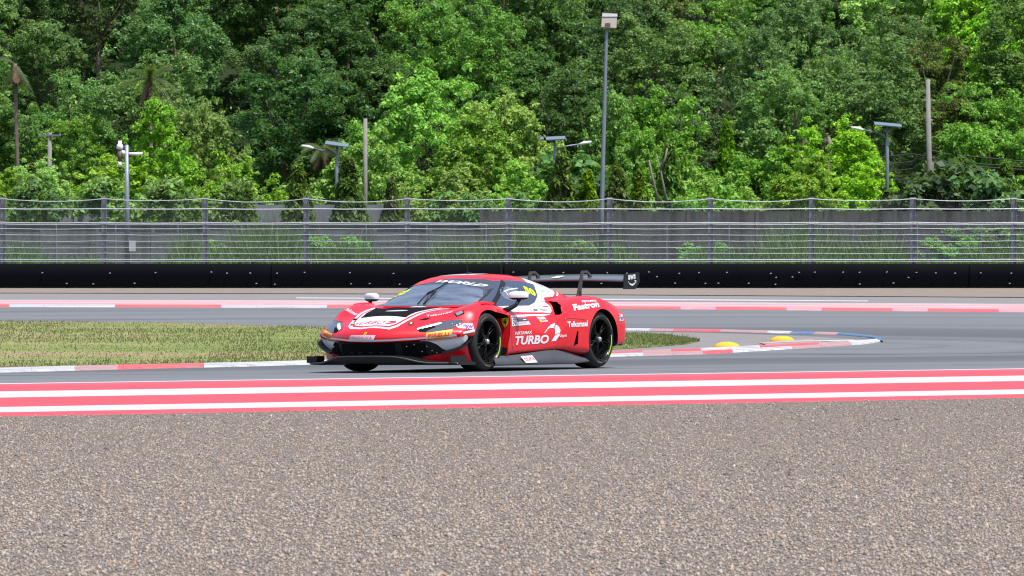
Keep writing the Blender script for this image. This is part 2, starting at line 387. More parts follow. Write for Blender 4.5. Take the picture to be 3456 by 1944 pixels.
def tri_mesh(name, V, F, mat, tint=None, parent=None, quads=False, smooth=False):
    k = 4 if quads else 3
    me = bpy.data.meshes.new(name); me.vertices.add(len(V)); me.vertices.foreach_set('co', np.ascontiguousarray(V, np.float32).ravel())
    me.loops.add(len(F) * k); me.loops.foreach_set('vertex_index', np.ascontiguousarray(F, np.int32).ravel())
    me.polygons.add(len(F)); me.polygons.foreach_set('loop_start', np.arange(0, len(F) * k, k, dtype=np.int32))
    if smooth: me.polygons.foreach_set('use_smooth', np.ones(len(F), bool))
    me.update(calc_edges=True)
    if tint is not None:
        at_ = me.attributes.new('tint', 'FLOAT', 'POINT'); at_.data.foreach_set('value', np.ascontiguousarray(tint, np.float32))
    return add(name, me, mat, parent)
tag(stones('loose_gravel', 165000, 3), 'loose brown and grey gravel stones filling the trap', 'gravel', kind='stuff')

# grass blades on the infield
def blades(name, P, h, wdt, seed, mat=None, lean=.35, parent=None):
    r = np.random.default_rng(seed); n = len(P); a = r.random(n) * 2 * np.pi; hh = h * (.5 + r.random(n)); ww = wdt * (.6 + .8 * r.random(n))
    L = np.stack([np.cos(a) * ww, np.sin(a) * ww, np.zeros(n)], 1); b = r.random(n) * 2 * np.pi
    T = np.stack([np.cos(b) * hh * lean, np.sin(b) * hh * lean, hh], 1)
    V = np.stack([P - L, P + L, P + T * .6 + L * .7, P + T], 1).reshape(-1, 3)
    i = 4 * np.arange(n); F = np.concatenate([np.stack([i, i + 1, i + 2], 1), np.stack([i, i + 2, i + 3], 1)])
    return tri_mesh(name, V, F, mat or M['blade'], np.repeat(r.random(n), 4), parent)
A = np.array([ground_point(*p) for p in polyx(GB, 60)]); B = np.array([ground_point(*p) for p in polyx(GT, 60)])
n = 60000; t_ = rng.random(n) * 58.99; i = t_.astype(int); f = (t_ - i)[:, None]; q = (rng.random(n) ** 1.1)[:, None]
P = (A[i] * (1 - f) + A[i + 1] * f) * (1 - q) + (B[i] * (1 - f) + B[i + 1] * f) * q
P = P[np.abs(P[:, 0]) < 13]
P3 = np.stack([P[:, 0], P[:, 1], terr(P[:, 0], P[:, 1]) + .012], 1)
hh = .012 + .016 * (np.sin(P3[:, 0] * .7 + 3) * np.sin(P3[:, 1] * .33) > -.1) + .035 * (rng.random(len(P3)) > .94)
tag(blades('infield_grass', P3, hh, .008, 8), 'short sunburnt grass of the infield between the two legs of track', 'grass', kind='stuff')

# yellow sausage kerbs
M['yellow'] = paint_mat('yellow_kerb_paint', (.72, .40, .03), .12, (.35, .24, .08))
for k, (px, py, hw, ht, lb) in enumerate([(2454, 1176, .215, .098, 'larger yellow dome kerb beside the white apex kerb, nearer the car'), (2640, 1153, .21, .088, 'smaller yellow dome kerb inside the apex, farther from the car')]):
    c = ground_point(px, py); V = []; F = []; nr, ns = 8, 28
    for a in range(nr + 1):
        q = a / nr
        for b in range(ns):
            ph = 2 * math.pi * b / ns
            rr = math.cos(q * math.pi / 2) ** .92
            V.append((hw * rr * math.cos(ph), .75 * hw * rr * math.sin(ph), ht * math.sin(q * math.pi / 2) ** 1.1))
    F = [(a * ns + b, a * ns + (b + 1) % ns, (a + 1) * ns + (b + 1) % ns, (a + 1) * ns + b) for a in range(nr) for b in range(ns)]
    root = empty('dome_kerb', (c[0], c[1], terr(*c) + .008)); tag(root, lb, 'kerb', 'yellow dome kerbs at the apex')
    mesh('dome', V, F, M['yellow'], root, True)
    MB().lathe([(ht * .97, .0), (ht * 1.01, .012), (ht * .9, .016)], 'z', 10).build('bolt', simple('bolt_dark', (.1, .08, .06), .5), root)
# ------------------------------------------------------------------ barrier and catch fence
FD = 163.5; PXM = LENS_PX / FD
def fz(py): return CAM_H + (HORIZON - py) / PXM
def fx(px): return (px - 1728) / PXM
def belt_mat():
    t = NT('conveyor_belt'); P = t.coord('Object'); n = t.noise(P, 1.2, 5); s = t.noise(t.coord('Object', (.3, 1, 2.5)), 2.0, 4)
    c = t.mix(n, (.0010, .0014, .0032), (.0020, .0026, .0050)); c = t.mix(t.ramp(s, [(.62, 0.0), (.8, .4)]), c, (.006, .007, .012))
    t.bsdf(c, .7, spec=.06); return t.m
M['belt'] = belt_mat()
M['bolt'] = simple('barrier_bolt', (.55, .62, .70), .35, .6)
M['galv'] = simple('galvanised_steel', (.20, .215, .25), .5, .35, var=.25, scale=3)
M['cable'] = simple('steel_cable', (.46, .48, .51), .45, .4)
M['pole'] = simple('pole_steel', (.22, .25, .30), .5, .3, var=.2, scale=2)
M['conc'] = simple('pole_concrete', (.22, .21, .20), .9, var=.3, scale=3, spec=.2)
M['white'] = simple('white_plastic', (.75, .76, .78), .4)
M['brown'] = simple('brown_bracket', (.16, .085, .055), .6)
M['black'] = simple('black_plastic', (.02, .02, .022), .5)
def mesh_mat(name, pitch, wire, col):
    t = NT(name); tc = t.n('TexCoord'); sx = t.n('SeparateXYZ'); t.l(tc.outputs['Object'], sx.inputs[0])
    a = t.math('ADD', sx.outputs[0], sx.outputs[2]); b = t.math('SUBTRACT', sx.outputs[0], sx.outputs[2])
    fa = t.math('LESS_THAN', t.math('FRACT', t.math('DIVIDE', a, pitch)), wire); fb = t.math('LESS_THAN', t.math('FRACT', t.math('DIVIDE', b, pitch)), wire)
    f = t.math('MAXIMUM', fa, fb)
    bs = t.bsdf(col, .45, .2, out=False); tr = t.n('BsdfTransparent'); mx = t.n('MixShader'); t.l(f, mx.inputs[0]); t.l(tr.outputs[0], mx.inputs[1]); t.l(bs.outputs[0], mx.inputs[2]); t.l(mx.outputs[0], t.out.inputs[0])
    return t.m
M['link_fine'] = mesh_mat('chain_link_fine', .05, .043, (.36, .40, .44)); M['link'] = mesh_mat('chain_link', .075, .03, (.34, .37, .40))

bar = empty('tyre_barrier', (0, FD - .6, 0)); tag(bar, 'long low barrier faced with black rubber belting below the catch fence', 'barrier')
z0 = float(terr(0, FD)) - .05; z1 = fz(890)
rb = random.Random(4)
for k in range(-7, 8):                                    # belt panels butted end to end, each a little out of line
    x0 = k * 4.6 - .3; x1 = x0 + 4.66; dy = (k % 2) * .035 + rb.uniform(0, .01); nseg = 8; V = []; F = []
    for i in range(nseg + 1):
        x = x0 + (x1 - x0) * i / nseg; by = .03 * math.sin(i * 1.9 + k)
        V += [(x, dy + by, z0), (x, dy - .02 + by * 1.5, (z0 + z1) / 2), (x, dy + by * .4, z1 - .03), (x, dy + .05, z1 + rb.uniform(-.008, .008)), (x, dy + .9, z1)]
    F = [(i * 5 + j, i * 5 + 5 + j, i * 5 + 6 + j, i * 5 + 1 + j) for i in range(nseg) for j in range(4)]
    mesh('belt_panel', V, F, M['belt'], bar, True)
mb = MB()
for k in range(-40, 41):
    for row, pz in ((0, 920), (1, 957), (2, 934)):
        if rb.random() < (.72, .45, .12)[row]:
            x = k * .93 + rb.uniform(-.22, .22); z = fz(pz) + rb.uniform(-.03, .03)
            mb.box((x, -.075, z), (.06, .04, .03), Matrix.Rotation(rb.uniform(-.5, .1), 3, 'Y'))
o = mb.build('bolts', M['bolt'], bar); tag(o, kind='stuff')

fence = empty('catch_fence', (0, FD, 0)); tag(fence, 'tall galvanised catch fence with posts, cables and wire mesh above the black barrier', 'fence')
px_posts = [8 * 1.3416 + 341.0 * k for k in range(-4, 16)]
mb = MB(); zb, zt = z1 - .9, fz(668)
mb.box((0, 0, (zb + zt) / 2), (.20, .012, zt - zb)); mb.box((-.095, 0, (zb + zt) / 2), (.014, .2, zt - zb)); mb.box((.095, 0, (zb + zt) / 2), (.014, .2, zt - zb))
mb.box((0, -.10, zt - .02), (.24, .05, .10)); mb.box((.13, -.06, fz(727)), (.12, .03, .03))
post = mb.build('post', M['galv'], fence); post.location.x = fx(px_posts[0])
for p in px_posts[1:]:
    c = post.copy(); C.objects.link(c); c.location.x = fx(p)
cab = [(671, .018, 9), (705, .024, 1.5), (751, .022, 2.5), (756, .020, 2), (771, .014, 2), (792, .012, 2), (813, .012, 2), (835, .012, 2), (855, .012, 1.5), (876, .022, 1), (882, .016, .5)]
for zpx, rad, sag in cab:                                   # one cable from post to post, sagging a little in every bay
    pts = []
    for a, b in zip(px_posts[:-1], px_posts[1:]):
        s2 = sag * rb.uniform(.7, 1.3)
        for i in range(8):
            q = i / 8; pts.append((fx(a + (b - a) * q), -.12, fz(zpx + 4 * s2 * q * (1 - q)) + rb.uniform(-.006, .006)))
    MB().tube(pts, rad, 5, False).build('cable', M['cable'], fence, True)
for k, (a, b) in enumerate(zip(px_posts[:-1], px_posts[1:])):
    mesh('mesh_panel', [(fx(a), -.10, fz(884)), (fx(b), -.10, fz(884)), (fx(b), -.10, fz(754)), (fx(a), -.10, fz(754))], [(0, 1, 2, 3)], M['link_fine'], fence)
    mesh('mesh_panel', [(fx(a), -.09, fz(753)), (fx(b), -.09, fz(753)), (fx(b), -.09, fz(677)), ((fx(a) + fx(b)) / 2, -.09, fz(683)), (fx(a), -.09, fz(677))], [(0, 1, 2, 3, 4)], M['link'], fence)

# second, lower wire fence on thin posts
D2 = 173.0; k2 = LENS_PX / D2
fence2 = empty('wire_fence', (0, D2, 0)); tag(fence2, 'lower wire fence on thin steel posts behind the catch fence', 'fence')
zt2 = CAM_H + (HORIZON - 757) / k2
p2 = None
for px in (-330, -120, 190, 390, 600, 815, 1030, 1235, 1440, 1640, 1850, 2060, 2250, 2460, 2672, 2878, 3095, 3310, 3520, 3730):
    if p2 is None: p2 = MB().tube([(0, 0, 0), (0, 0, zt2)], .034, 8).build('post', M['galv'], fence2); c = p2
    else: c = p2.copy(); C.objects.link(c)
    c.location.x = (px - 1728) / k2
MB().tube([(-27, 0, zt2 - .03), (27, 0, zt2 - .03)], .016, 6).build('rail', M['galv'], fence2)
mesh('mesh_panel', [(-27, .03, .05), (27, .03, .05), (27, .03, zt2), (-27, .03, zt2)], [(0, 1, 2, 3)], M['link'], fence2)

# ------------------------------------------------------------------ walls behind the fence
def wall_mat(name, a, b, dirt):
    t = NT(name); P = t.coord('Object'); n = t.noise(P, .8, 6); d = t.noise(t.coord('Object', (1, 1, .25)), 1.8, 6, .7); g_ = t.noise(P, 25, 3)
    c = t.mix(n, a, b); c = t.mix(t.ramp(d, [(.45, 0.0), (.68, .85)]), c, dirt)
    t.bsdf(c, .95, spec=.15, normal=t.bump(g_, .4, .01)); return t.m
M['wall_grey'] = wall_mat('concrete_grey', (.11, .12, .118), (.17, .18, .178), (.06, .07, .06))
M['wall_dark'] = wall_mat('concrete_stained', (.080, .078, .077), (.125, .121, .117), (.035, .035, .033))
M['wall_pale'] = wall_mat('concrete_pale', (.22, .24, .26), (.28, .30, .32), (.15, .16, .17))
rw = random.Random(11)
def panel_wall(name, label, D, px0, px1, pytop, w_m, mat, rows=3, coping=None):
    kk = LENS_PX / D; x0, x1 = (px0 - 1728) / kk, (px1 - 1728) / kk; top = CAM_H + (HORIZON - pytop) / kk
    root = empty(name, (x0, D, 0)); tag(root, label, 'wall')
    n = max(1, round((x1 - x0) / w_m)); w = (x1 - x0) / n; h = top / rows
    base = {}
    for i in range(n):
        for j in range(rows):
            if 0 not in base:
                o = MB().box((0, 0, 0), (w - .03, .14, h - .025)).build('panel', M[mat], root); base[0] = o
            else: o = base[0].copy(); C.objects.link(o)
            o.location = (w * (i + .5), rw.uniform(-.015, .015), h * (j + .5)); 
        pst = MB().box((0, .03, top / 2 + .03), (.16, .26, top + .06)).build('wall_post', M[mat], root, loc=(w * i, 0, 0)) if i == 0 else pst
        if i:
            c = pst.copy(); C.objects.link(c); c.location.x = w * i
    MB().box(((x1 - x0) / 2, .02, top / 2), (x1 - x0, .08, top * .98)).build('wall_core', M[mat], root)
    if coping: MB().box(((x1 - x0) / 2, 0, top + .05), (x1 - x0, .3, .1)).build('coping', M[coping], root)
    return root
panel_wall('concrete_wall', 'grey concrete panel wall behind the fence on the left', 185.0, -420, 1640, 757, 2.4, 'wall_grey', 3, 'wall_dark')
panel_wall('concrete_wall', 'taller dark stained concrete wall behind the fence on the right', 184.0, 1625, 3950, 712, 3.0, 'wall_dark', 4)
panel_wall('concrete_wall', 'pale concrete wall behind the trees left of the car', 190.0, 820, 1300, 690, 1.9, 'wall_pale', 2)
panel_wall('concrete_wall', 'small pale concrete wall piece near the left edge above the grey wall', 190.0, 168, 345, 720, 1.2, 'wall_pale', 2)

# ------------------------------------------------------------------ lamps and poles
def base_z(x, y): return hill_z(x, y)
def pole_root(name, label, cat, px, D, group=None):
    x = (px - 1728) / LENS_PX * D; r = empty(name, (x, D, base_z(x, D))); return tag(r, label, cat, group)
def lz(py, D, r): return CAM_H + (HORIZON - py) / LENS_PX * D - r.location.z
def lx(px, D, r): return (px - 1728) / LENS_PX * D - r.location.x
# tall solar lamp
D = 169.0; r = pole_root('solar_lamp', 'very tall solar lamp post with a square panel on top', 'street lamp', 2027, D)
MB().tube([(0, 0, 0), (lx(2031, D, r), 0, lz(700, D, r)), (lx(2046, D, r), 0, lz(140, D, r)), (lx(2049, D, r), 0, lz(92, D, r))], [.105, .095, .065, .05], 12).build('pole', M['pole'], r, True)
rot = Matrix.Rotation(R(38), 3, 'X') @ Matrix.Rotation(R(-6), 3, 'Y')
pan = MB().box((lx(2056, D, r), -.05, lz(70, D, r)), (.62, .06, .62), Matrix.Rotation(R(-16), 3, 'X') @ Matrix.Rotation(R(4), 3, 'Y')).build('solar_panel', simple('panel_back', (.33, .30, .28), .6), r)
MB().box((lx(2058, D, r), -.02, lz(53, D, r)), (.62, .1, .09)).build('panel_edge', M['white'], r)
MB().box((lx(2051, D, r), -.12, lz(88, D, r)), (.20, .14, .22)).build('battery_box', M['brown'], r)
# camera pole with siren
D = 167.0; r = pole_root('camera_pole', 'steel pole with white surveillance cameras and a grey box, at the left behind the fence', 'pole', 430, D)
MB().tube([(0, 0, 0), (lx(428, D, r), 0, lz(490, D, r))], [.11, .085], 12).build('pole', M['pole'], r, True)
MB().tube([(lx(428, D, r), 0, lz(497, D, r)), (lx(428, D, r), 0, lz(486, D, r))], .05, 8).build('pole_cap', M['galv'], r)
MB().tube([(lx(430, D, r), 0, lz(519, D, r)), (lx(470, D, r), 0, lz(520, D, r)), (lx(482, D, r), 0, lz(517, D, r))], [.055, .07, .03], 8).build('side_arm', M['white'], r, True)
MB().tube([(lx(428, D, r), 0, lz(517, D, r)), (lx(418, D, r), 0, lz(516, D, r)), (lx(410, D, r), 0, lz(511, D, r))], [.05, .10, .06], 10).build('dome_camera', M['white'], r, True)
MB().tube([(lx(405, D, r), 0, lz(508, D, r)), (lx(404, D, r), 0, lz(545, D, r))], [.10, .085], 10).build('bracket', M['brown'], r, True)
MB().tube([(lx(405, D, r), 0, lz(475, D, r)), (lx(405, D, r), 0, lz(486, D, r)), (lx(405, D, r), 0, lz(490, D, r)), (lx(405, D, r), 0, lz(500, D, r)), (lx(405, D, r), 0, lz(505, D, r))], [.075, .08, .13, .14, .08], 12).build('siren', M['white'], r, True)
MB().tube([(lx(404, D, r), 0, lz(540, D, r)), (lx(404, D, r), 0, lz(556, D, r)), (lx(404, D, r), 0, lz(563, D, r))], [.075, .08, .06], 10).build('camera', M['white'], r, True)
MB().tube([(lx(404, D, r), 0, lz(563, D, r)), (lx(404, D, r), 0, lz(570, D, r))], [.055, .05], 10).build('camera_lens', M['black'], r, True)
MB().box((lx(447, D, r), -.05, lz(830, D, r)), (.26, .18, .42)).build('control_box', simple('box_grey', (.45, .46, .48), .5), r)
# solar street lamps
M['panel'] = simple('solar_panel', (.16, .19, .24), .3, coat=.4)
def street_lamp(label, px, pylow, pytop, D, panel, arm, group='solar street lamps beyond the fence', tilt=8):
    r = pole_root('street_lamp', label, 'street lamp', px, D, group)
    MB().tube([(0, 0, 0), (0, 0, lz(pytop + 55, D, r)), (0, 0, lz(pytop + 50, D, r)), (0, 0, lz(pytop, D, r))], [.10, .085, .055, .05], 10).build('pole', M['pole'], r, True)
    (pa, pb) = panel; w = (pb - pa) / LENS_PX * D
    MB().box((lx((pa + pb) / 2, D, r), 0, lz(pytop - 3, D, r)), (w, .65, .05), Matrix.Rotation(R(14), 3, 'X') @ Matrix.Rotation(R(tilt), 3, 'Y')).build('solar_panel', M['panel'], r)
    for sgn in (-1, 1): MB().tube([(0, 0, lz(pytop + 24, D, r)), (sgn * w * .33, 0, lz(pytop + 2, D, r))], .018, 6).build('brace', M['pole'], r)
    ax, ay = arm
    MB().tube([(0, 0, lz(pytop + 40, D, r)), (lx(px + (ax - px) * .25, D, r), 0, lz(ay + (pytop + 30 - ay) * .75, D, r)), (lx(px + (ax - px) * .72, D, r), 0, lz(ay + 7, D, r))], .035, 8).build('arm', M['galv'], r, True)
    MB().tube([(lx(px + (ax - px) * .66, D, r), 0, lz(ay + 9, D, r)), (lx(px + (ax - px) * .8, D, r), 0, lz(ay + 4, D, r)), (lx(ax, D, r), 0, lz(ay, D, r))], [.05, .085, .05], 8).build('lamp_head', M['white'], r, True)
street_lamp('solar street lamp with its arm to the left, left of the car', 1137, 690, 490, 190, (1098, 1176), (1018, 492))
street_lamp('solar street lamp with its arm to the right, left of the tall lamp', 1872, 690, 470, 190.5, (1843, 1908), (1996, 479), tilt=-3)
street_lamp('solar street lamp standing right of the tall lamp, arm to the left', 2994, 640, 424, 196, (2950, 3042), (2872, 430), tilt=5)
street_lamp('solar street lamp half hidden by the bright trees, lamp head showing left', 1814, 640, 470, 205, (1795, 1835), (1775, 452), tilt=2)
# utility poles
def bare_pole(label, px0, py0, px1, py1, D, r0, r1, arm=None):
    r = pole_root('utility_pole', label, 'utility pole', px0, D, 'utility poles below the hillside')
    MB().tube([(0, 0, min(0, lz(py0, D, r)) - .3), (lx(px1, D, r), 0, lz(py1, D, r))], [r0, r1], 10).build('pole', M['conc'], r, True)
    if arm:
        a, b, y = arm; MB().box((lx((a + b) / 2, D, r), -.1, lz(y, D, r)), ((b - a) / LENS_PX * D, .1, .09)).build('crossarm', M['galv'], r)
        for q in (a + 3, (a + b) / 2 - 6, b - 3): MB().tube([(lx(q, D, r), -.1, lz(y, D, r)), (lx(q, D, r), -.1, lz(y - 8, D, r))], [.05, .03], 6).build('insulator', M['pole'], r)
    return r
bare_pole('short concrete utility pole with a crossarm near the left edge', 163, 545, 169, 448, 204, .13, .10, (135, 207, 457))
bare_pole('plain concrete pole in front of dark trees left of the car', 1233, 600, 1233, 400, 190.5, .11, .09)
bare_pole('white concrete pole half hidden by trees right of the tall lamp', 2168, 572, 2166, 468, 203, .10, .09)
cp = bare_pole('tall leaning concrete pole with black cables near the right edge', 3142, 640, 3131, 268, 199, .17, .10)
D = 199.0
for k, (a, b) in enumerate([((3080, 545), (3010, 565)), ((3080, 548), (3000, 585)), ((3080, 570), (2985, 598)), ((3190, 545), (3290, 560)), ((3190, 520), (3300, 545)), ((3190, 556), (3300, 570)), ((3080, 520), (2985, 545))]):
    m_ = at(3137, 505 + 12 * (k % 4), D); e = at(*a, D); f_ = at(b[0] + (b[0] - 3137) * 1.6, b[1] + 10, D)
    o = MB().tube([m_, e, f_], .028, 5).build('overhead_cable', M['black']); o.parent = cp; o.location = -cp.location
# ------------------------------------------------------------------ trees
def leaf_mat(name, dark, light, yellow, gloss=.5):
    t = NT(name); a = t.n('Attribute'); a.attribute_name = 'tint'; oi = t.n('ObjectInfo')
    c = t.ramp(a.outputs['Fac'], [(0, dark), (.55, light), (.93, tuple(.6 * l + .4 * y for l, y in zip(light, yellow))), (1, yellow)])
    hs = t.n('HueSaturation'); t.l(c, hs.inputs['Color'])
    t.l(t.math('ADD', .487, t.math('MULTIPLY', oi.outputs['Random'], .036)), hs.inputs['Hue'])
    t.l(t.math('ADD', .58, t.math('MULTIPLY', t.math('FRACT', t.math('MULTIPLY', oi.outputs['Random'], 7.3)), .70)), hs.inputs['Value'])
    t.l(t.math('ADD', .82, t.math('MULTIPLY', t.math('FRACT', t.math('MULTIPLY', oi.outputs['Random'], 3.7)), .25)), hs.inputs['Saturation'])
    b = t.bsdf(hs.outputs[0], gloss, spec=.28, out=False); tr = t.n('BsdfTranslucent')
    tc = t.mix(.5, hs.outputs[0], (.25, .42, .03), 'MIX'); t.l(tc, tr.inputs[0])
    mx = t.n('MixShader'); mx.inputs[0].default_value = .36; t.l(b.outputs[0], mx.inputs[1]); t.l(tr.outputs[0], mx.inputs[2]); t.l(mx.outputs[0], t.out.inputs[0])
    return t.m
M['leaf_bright'] = leaf_mat('leaf_bright', (0.1474, 0.3188, 0.0306), (0.3106, 0.5697, 0.0558), (0.5525, 0.5870, 0.0863))
M['leaf_mid'] = leaf_mat('leaf_mid', (0.0929, 0.2345, 0.0440), (0.2069, 0.4169, 0.0733), (0.3925, 0.4690, 0.1010))
M['leaf_dark'] = leaf_mat('leaf_dark', (0.0430, 0.1199, 0.0370), (0.1051, 0.2295, 0.0637), (0.2029, 0.2725, 0.0829), .42)
M['leaf_olive'] = leaf_mat('leaf_olive', (0.0991, 0.1346, 0.0368), (0.1912, 0.2338, 0.0681), (0.3401, 0.2834, 0.0850))
M['leaf_cone'] = leaf_mat('leaf_cone', (.014, .042, .005), (.15, .29, .018), (.46, .58, .04))
M['bark'] = simple('bark', (.16, .125, .10), .9, var=.4, scale=6, spec=.15); M['bark_pale'] = simple('bark_pale', (.22, .19, .165), .9, var=.3, scale=5, spec=.15)

def leaves(C_, Rad, n, size, seed, droop=0.0, up=.55, shell=.55, aspect=.5):
    """n small leaf faces spread through clumps (centres C_, radii Rad)"""
    r = np.random.default_rng(seed); C_ = np.array(C_); Rad = np.array(Rad)
    w = (Rad[:, 0] * Rad[:, 1] + Rad[:, 0] * Rad[:, 2]); w = w / w.sum()
    k = r.choice(len(C_), n, p=w); d = r.normal(size=(n, 3)); d /= np.linalg.norm(d, axis=1)[:, None]
    d[:, 2] = np.where(d[:, 2] < -.35, -d[:, 2] * .6, d[:, 2])
    rad = shell + (1.08 - shell) * r.random(n) ** .55
    P = C_[k] + d * Rad[k] * rad[:, None]
    nrm = d * .8 + np.array([0, 0, up]) + r.normal(size=(n, 3)) * .55; nrm /= np.linalg.norm(nrm, axis=1)[:, None]
    a = r.normal(size=(n, 3)); a[:, 2] -= droop * 3; a -= nrm * (a * nrm).sum(1)[:, None]; a /= np.linalg.norm(a, axis=1)[:, None]
    b = np.cross(nrm, a); s = size * (.55 + .9 * r.random(n))[:, None]
    V = np.stack([P - a * s * .55, P + b * s * aspect * .55 + nrm * s * .06, P + a * s * .6 - nrm * s * .12, P - b * s * aspect * .55 + nrm * s * .06], 1).reshape(-1, 3)
    F = np.arange(4 * n).reshape(n, 4); tint = np.clip(.25 * r.random(len(C_))[k] + .75 * r.random(n), 0, 1)
    return V, F, np.repeat(tint, 4)

TREE = {}
def make_tree(kind, seed, H, crown_r, crown_lo, n_lobe, lobe_r, n_leaf, leaf, mat, trunk_r=.16, lean=0.0, lopsided=.3, bark='bark', aspect=.5, tall=1.15, tuft=.30, nt=16):
    """one tree: trunk mesh with limbs, crown mesh of leaves in tufts on irregular lobes (kept as mesh data, placed later)"""
    r = np.random.default_rng(seed); rr = random.Random(seed)
    cs, ts, rs = [], [], []; zc = (H + crown_lo) / 2; hz = (H - crown_lo) / 2
    while len(cs) < n_lobe:
        p = r.normal(size=3); p /= np.linalg.norm(p); q = .35 + .65 * r.random() ** .6
        p = p * q; taper = 1.0 - .30 * max(0, p[2])
        x = p[0] * crown_r * taper * (1 + lopsided * math.sin(3 * p[2] + seed)); y = p[1] * crown_r * taper; z = zc + p[2] * hz * rr.uniform(.8, 1.08)
        s = lobe_r * rr.uniform(.6, 1.35); z = min(z, H - s * .6 * tall); c = np.array([x + lean * z / H, y, max(z, s * .5)]); cs.append(tuple(c))
        out = np.array([p[0], p[1], .5 + p[2]]); out /= np.linalg.norm(out) + 1e-6
        for _ in range(int(nt * rr.uniform(.7, 1.3))):
            d = r.normal(size=3) + out * .7; d /= np.linalg.norm(d); k = rr.uniform(.45, 1.05) if rr.random() < .85 else rr.uniform(1.1, 1.45)
            t = c + d * s * k * np.array([1.05, 1.05, tall]); ts.append(t); u = tuft * rr.uniform(.6, 1.3) * (1 if k < 1.08 else .65); rs.append((u, u, u * rr.uniform(.7, 1.3)))
    V, F, tint = leaves(ts, rs, n_leaf, leaf, seed + 1, up=.45, shell=.12, aspect=aspect)
    mc = bpy.data.meshes.new('crown'); mc.from_pydata([], [], [])
    o = tri_mesh('crown', V, F, M[mat], tint, quads=True); crown = o.data; bpy.data.objects.remove(o)
    mb = MB(); fork = Vector((lean * .3, 0, crown_lo + .15 * (H - crown_lo)))
    mb.tube([(0, 0, -.6), (lean * .1, .05, crown_lo * .5), fork], [trunk_r * 1.25, trunk_r, trunk_r * .8], 8)
    for c in rr.sample(cs, min(len(cs), 9)):
        c = Vector(c); m_ = fork.lerp(c, .5) + Vector((rr.uniform(-.2, .2), rr.uniform(-.2, .2), .1))
        mb.tube([fork, m_, c], [trunk_r * .55, trunk_r * .32, trunk_r * .1], 6)
    o = mb.build('trunk', M[bark], None, True); trunk = o.data; bpy.data.objects.remove(o)
    TREE[kind] = (crown, trunk, H)
make_tree('bright_a', 21, 6.2, 2.6, .9, 24, .80, 25000, .135, 'leaf_bright', .12, tall=1.5, tuft=.27)
make_tree('bright_b', 22, 6.0, 2.1, .8, 20, .72, 22000, .135, 'leaf_bright', .11, .3, tall=1.8, tuft=.25)
make_tree('bright_c', 23, 5.2, 2.8, .5, 26, .75, 25000, .130, 'leaf_bright', .10, -.2, tall=1.3, tuft=.25)
make_tree('tall_a', 31, 9.5, 3.1, 3.2, 24, 1.10, 30000, .150, 'leaf_mid', .22, tall=1.2, tuft=.36, nt=18)
make_tree('tall_b', 32, 9.0, 2.6, 2.8, 20, 1.00, 26000, .145, 'leaf_mid', .2, .4, tall=1.4, tuft=.33, nt=18)
make_tree('dark_a', 33, 9.8, 3.2, 3.0, 22, 1.20, 30000, .165, 'leaf_dark', .24, tall=1.0, tuft=.40, nt=18)
make_tree('dark_b', 34, 8.6, 2.8, 2.6, 22, .95, 26000, .145, 'leaf_dark', .2, -.3, tall=1.15, tuft=.34, nt=18)
make_tree('olive_a', 35, 8.4, 2.6, 2.6, 20, .90, 22000, .135, 'leaf_olive', .18, .2, bark='bark_pale', tall=1.3, tuft=.30)
make_tree('olive_b', 36, 7.6, 2.9, 2.4, 24, .85, 24000, .130, 'leaf_mid', .18, -.2, tall=1.0, tuft=.30)
make_tree('shrub', 37, 2.4, 1.6, .1, 14, .5, 6000, .14, 'leaf_mid', .06, tuft=.22, nt=12)
make_tree('bigleaf', 38, 3.2, 1.7, .2, 16, .55, 4500, .22, 'leaf_dark', .07, aspect=.8, tuft=.28, nt=12)
def make_cone(kind, seed, H, rad, n):
    r = np.random.default_rng(seed); cs, rs = [], []
    for i in range(30):
        q = i / 29; z = .25 + q * (H - .45); w = rad * (1 - .78 * q ** 1.3)
        for j in range(3):
            a = r.random() * 6.28; cs.append((w * .55 * math.cos(a), w * .55 * math.sin(a), z + r.normal() * .08)); rs.append((w * .5, w * .5, .30))
    V, F, t = leaves(cs, rs, n, .17, seed, droop=.9, up=.5, shell=.55, aspect=.36)
    o = tri_mesh('crown', V, F, M['leaf_cone'], t ** 1.15, quads=True); c = o.data; bpy.data.objects.remove(o)
    o = MB().tube([(0, 0, -.3), (0, 0, H * .9)], [.09, .02], 8).build('trunk', M['bark'], None, True); tk = o.data; bpy.data.objects.remove(o)
    TREE[kind] = (c, tk, H)
make_cone('cone_a', 51, 3.4, .60, 7500); make_cone('cone_b', 52, 3.0, .54, 6500)

def plant_tree(kind, x, y, z, scale, rot, label, group, name='tree', cat='tree', sx=1.0):
    crown, trunk, H = TREE[kind]
    r = empty(name, (x, y, z)); r.scale = (scale * sx, scale * sx, scale); r.rotation_euler = (0, 0, rot)
    tag(r, label, cat, group)
    add('crown', crown, None, r); add('trunk', trunk, None, r)
    return r
def tree_px(kind, px, pytop, D, label, group, rot=0.0, sx=1.0, name='tree', base=None):
    """tree whose top shows at photo row pytop; its foot on the ground at distance D"""
    x = (px - 1728) / LENS_PX * D; z = hill_z(x, D) if base is None else base; top = CAM_H + (HORIZON - pytop) / LENS_PX * D
    return plant_tree(kind, x, D, z, (top - z) / TREE[kind][2], rot, label, group, name, sx=sx)

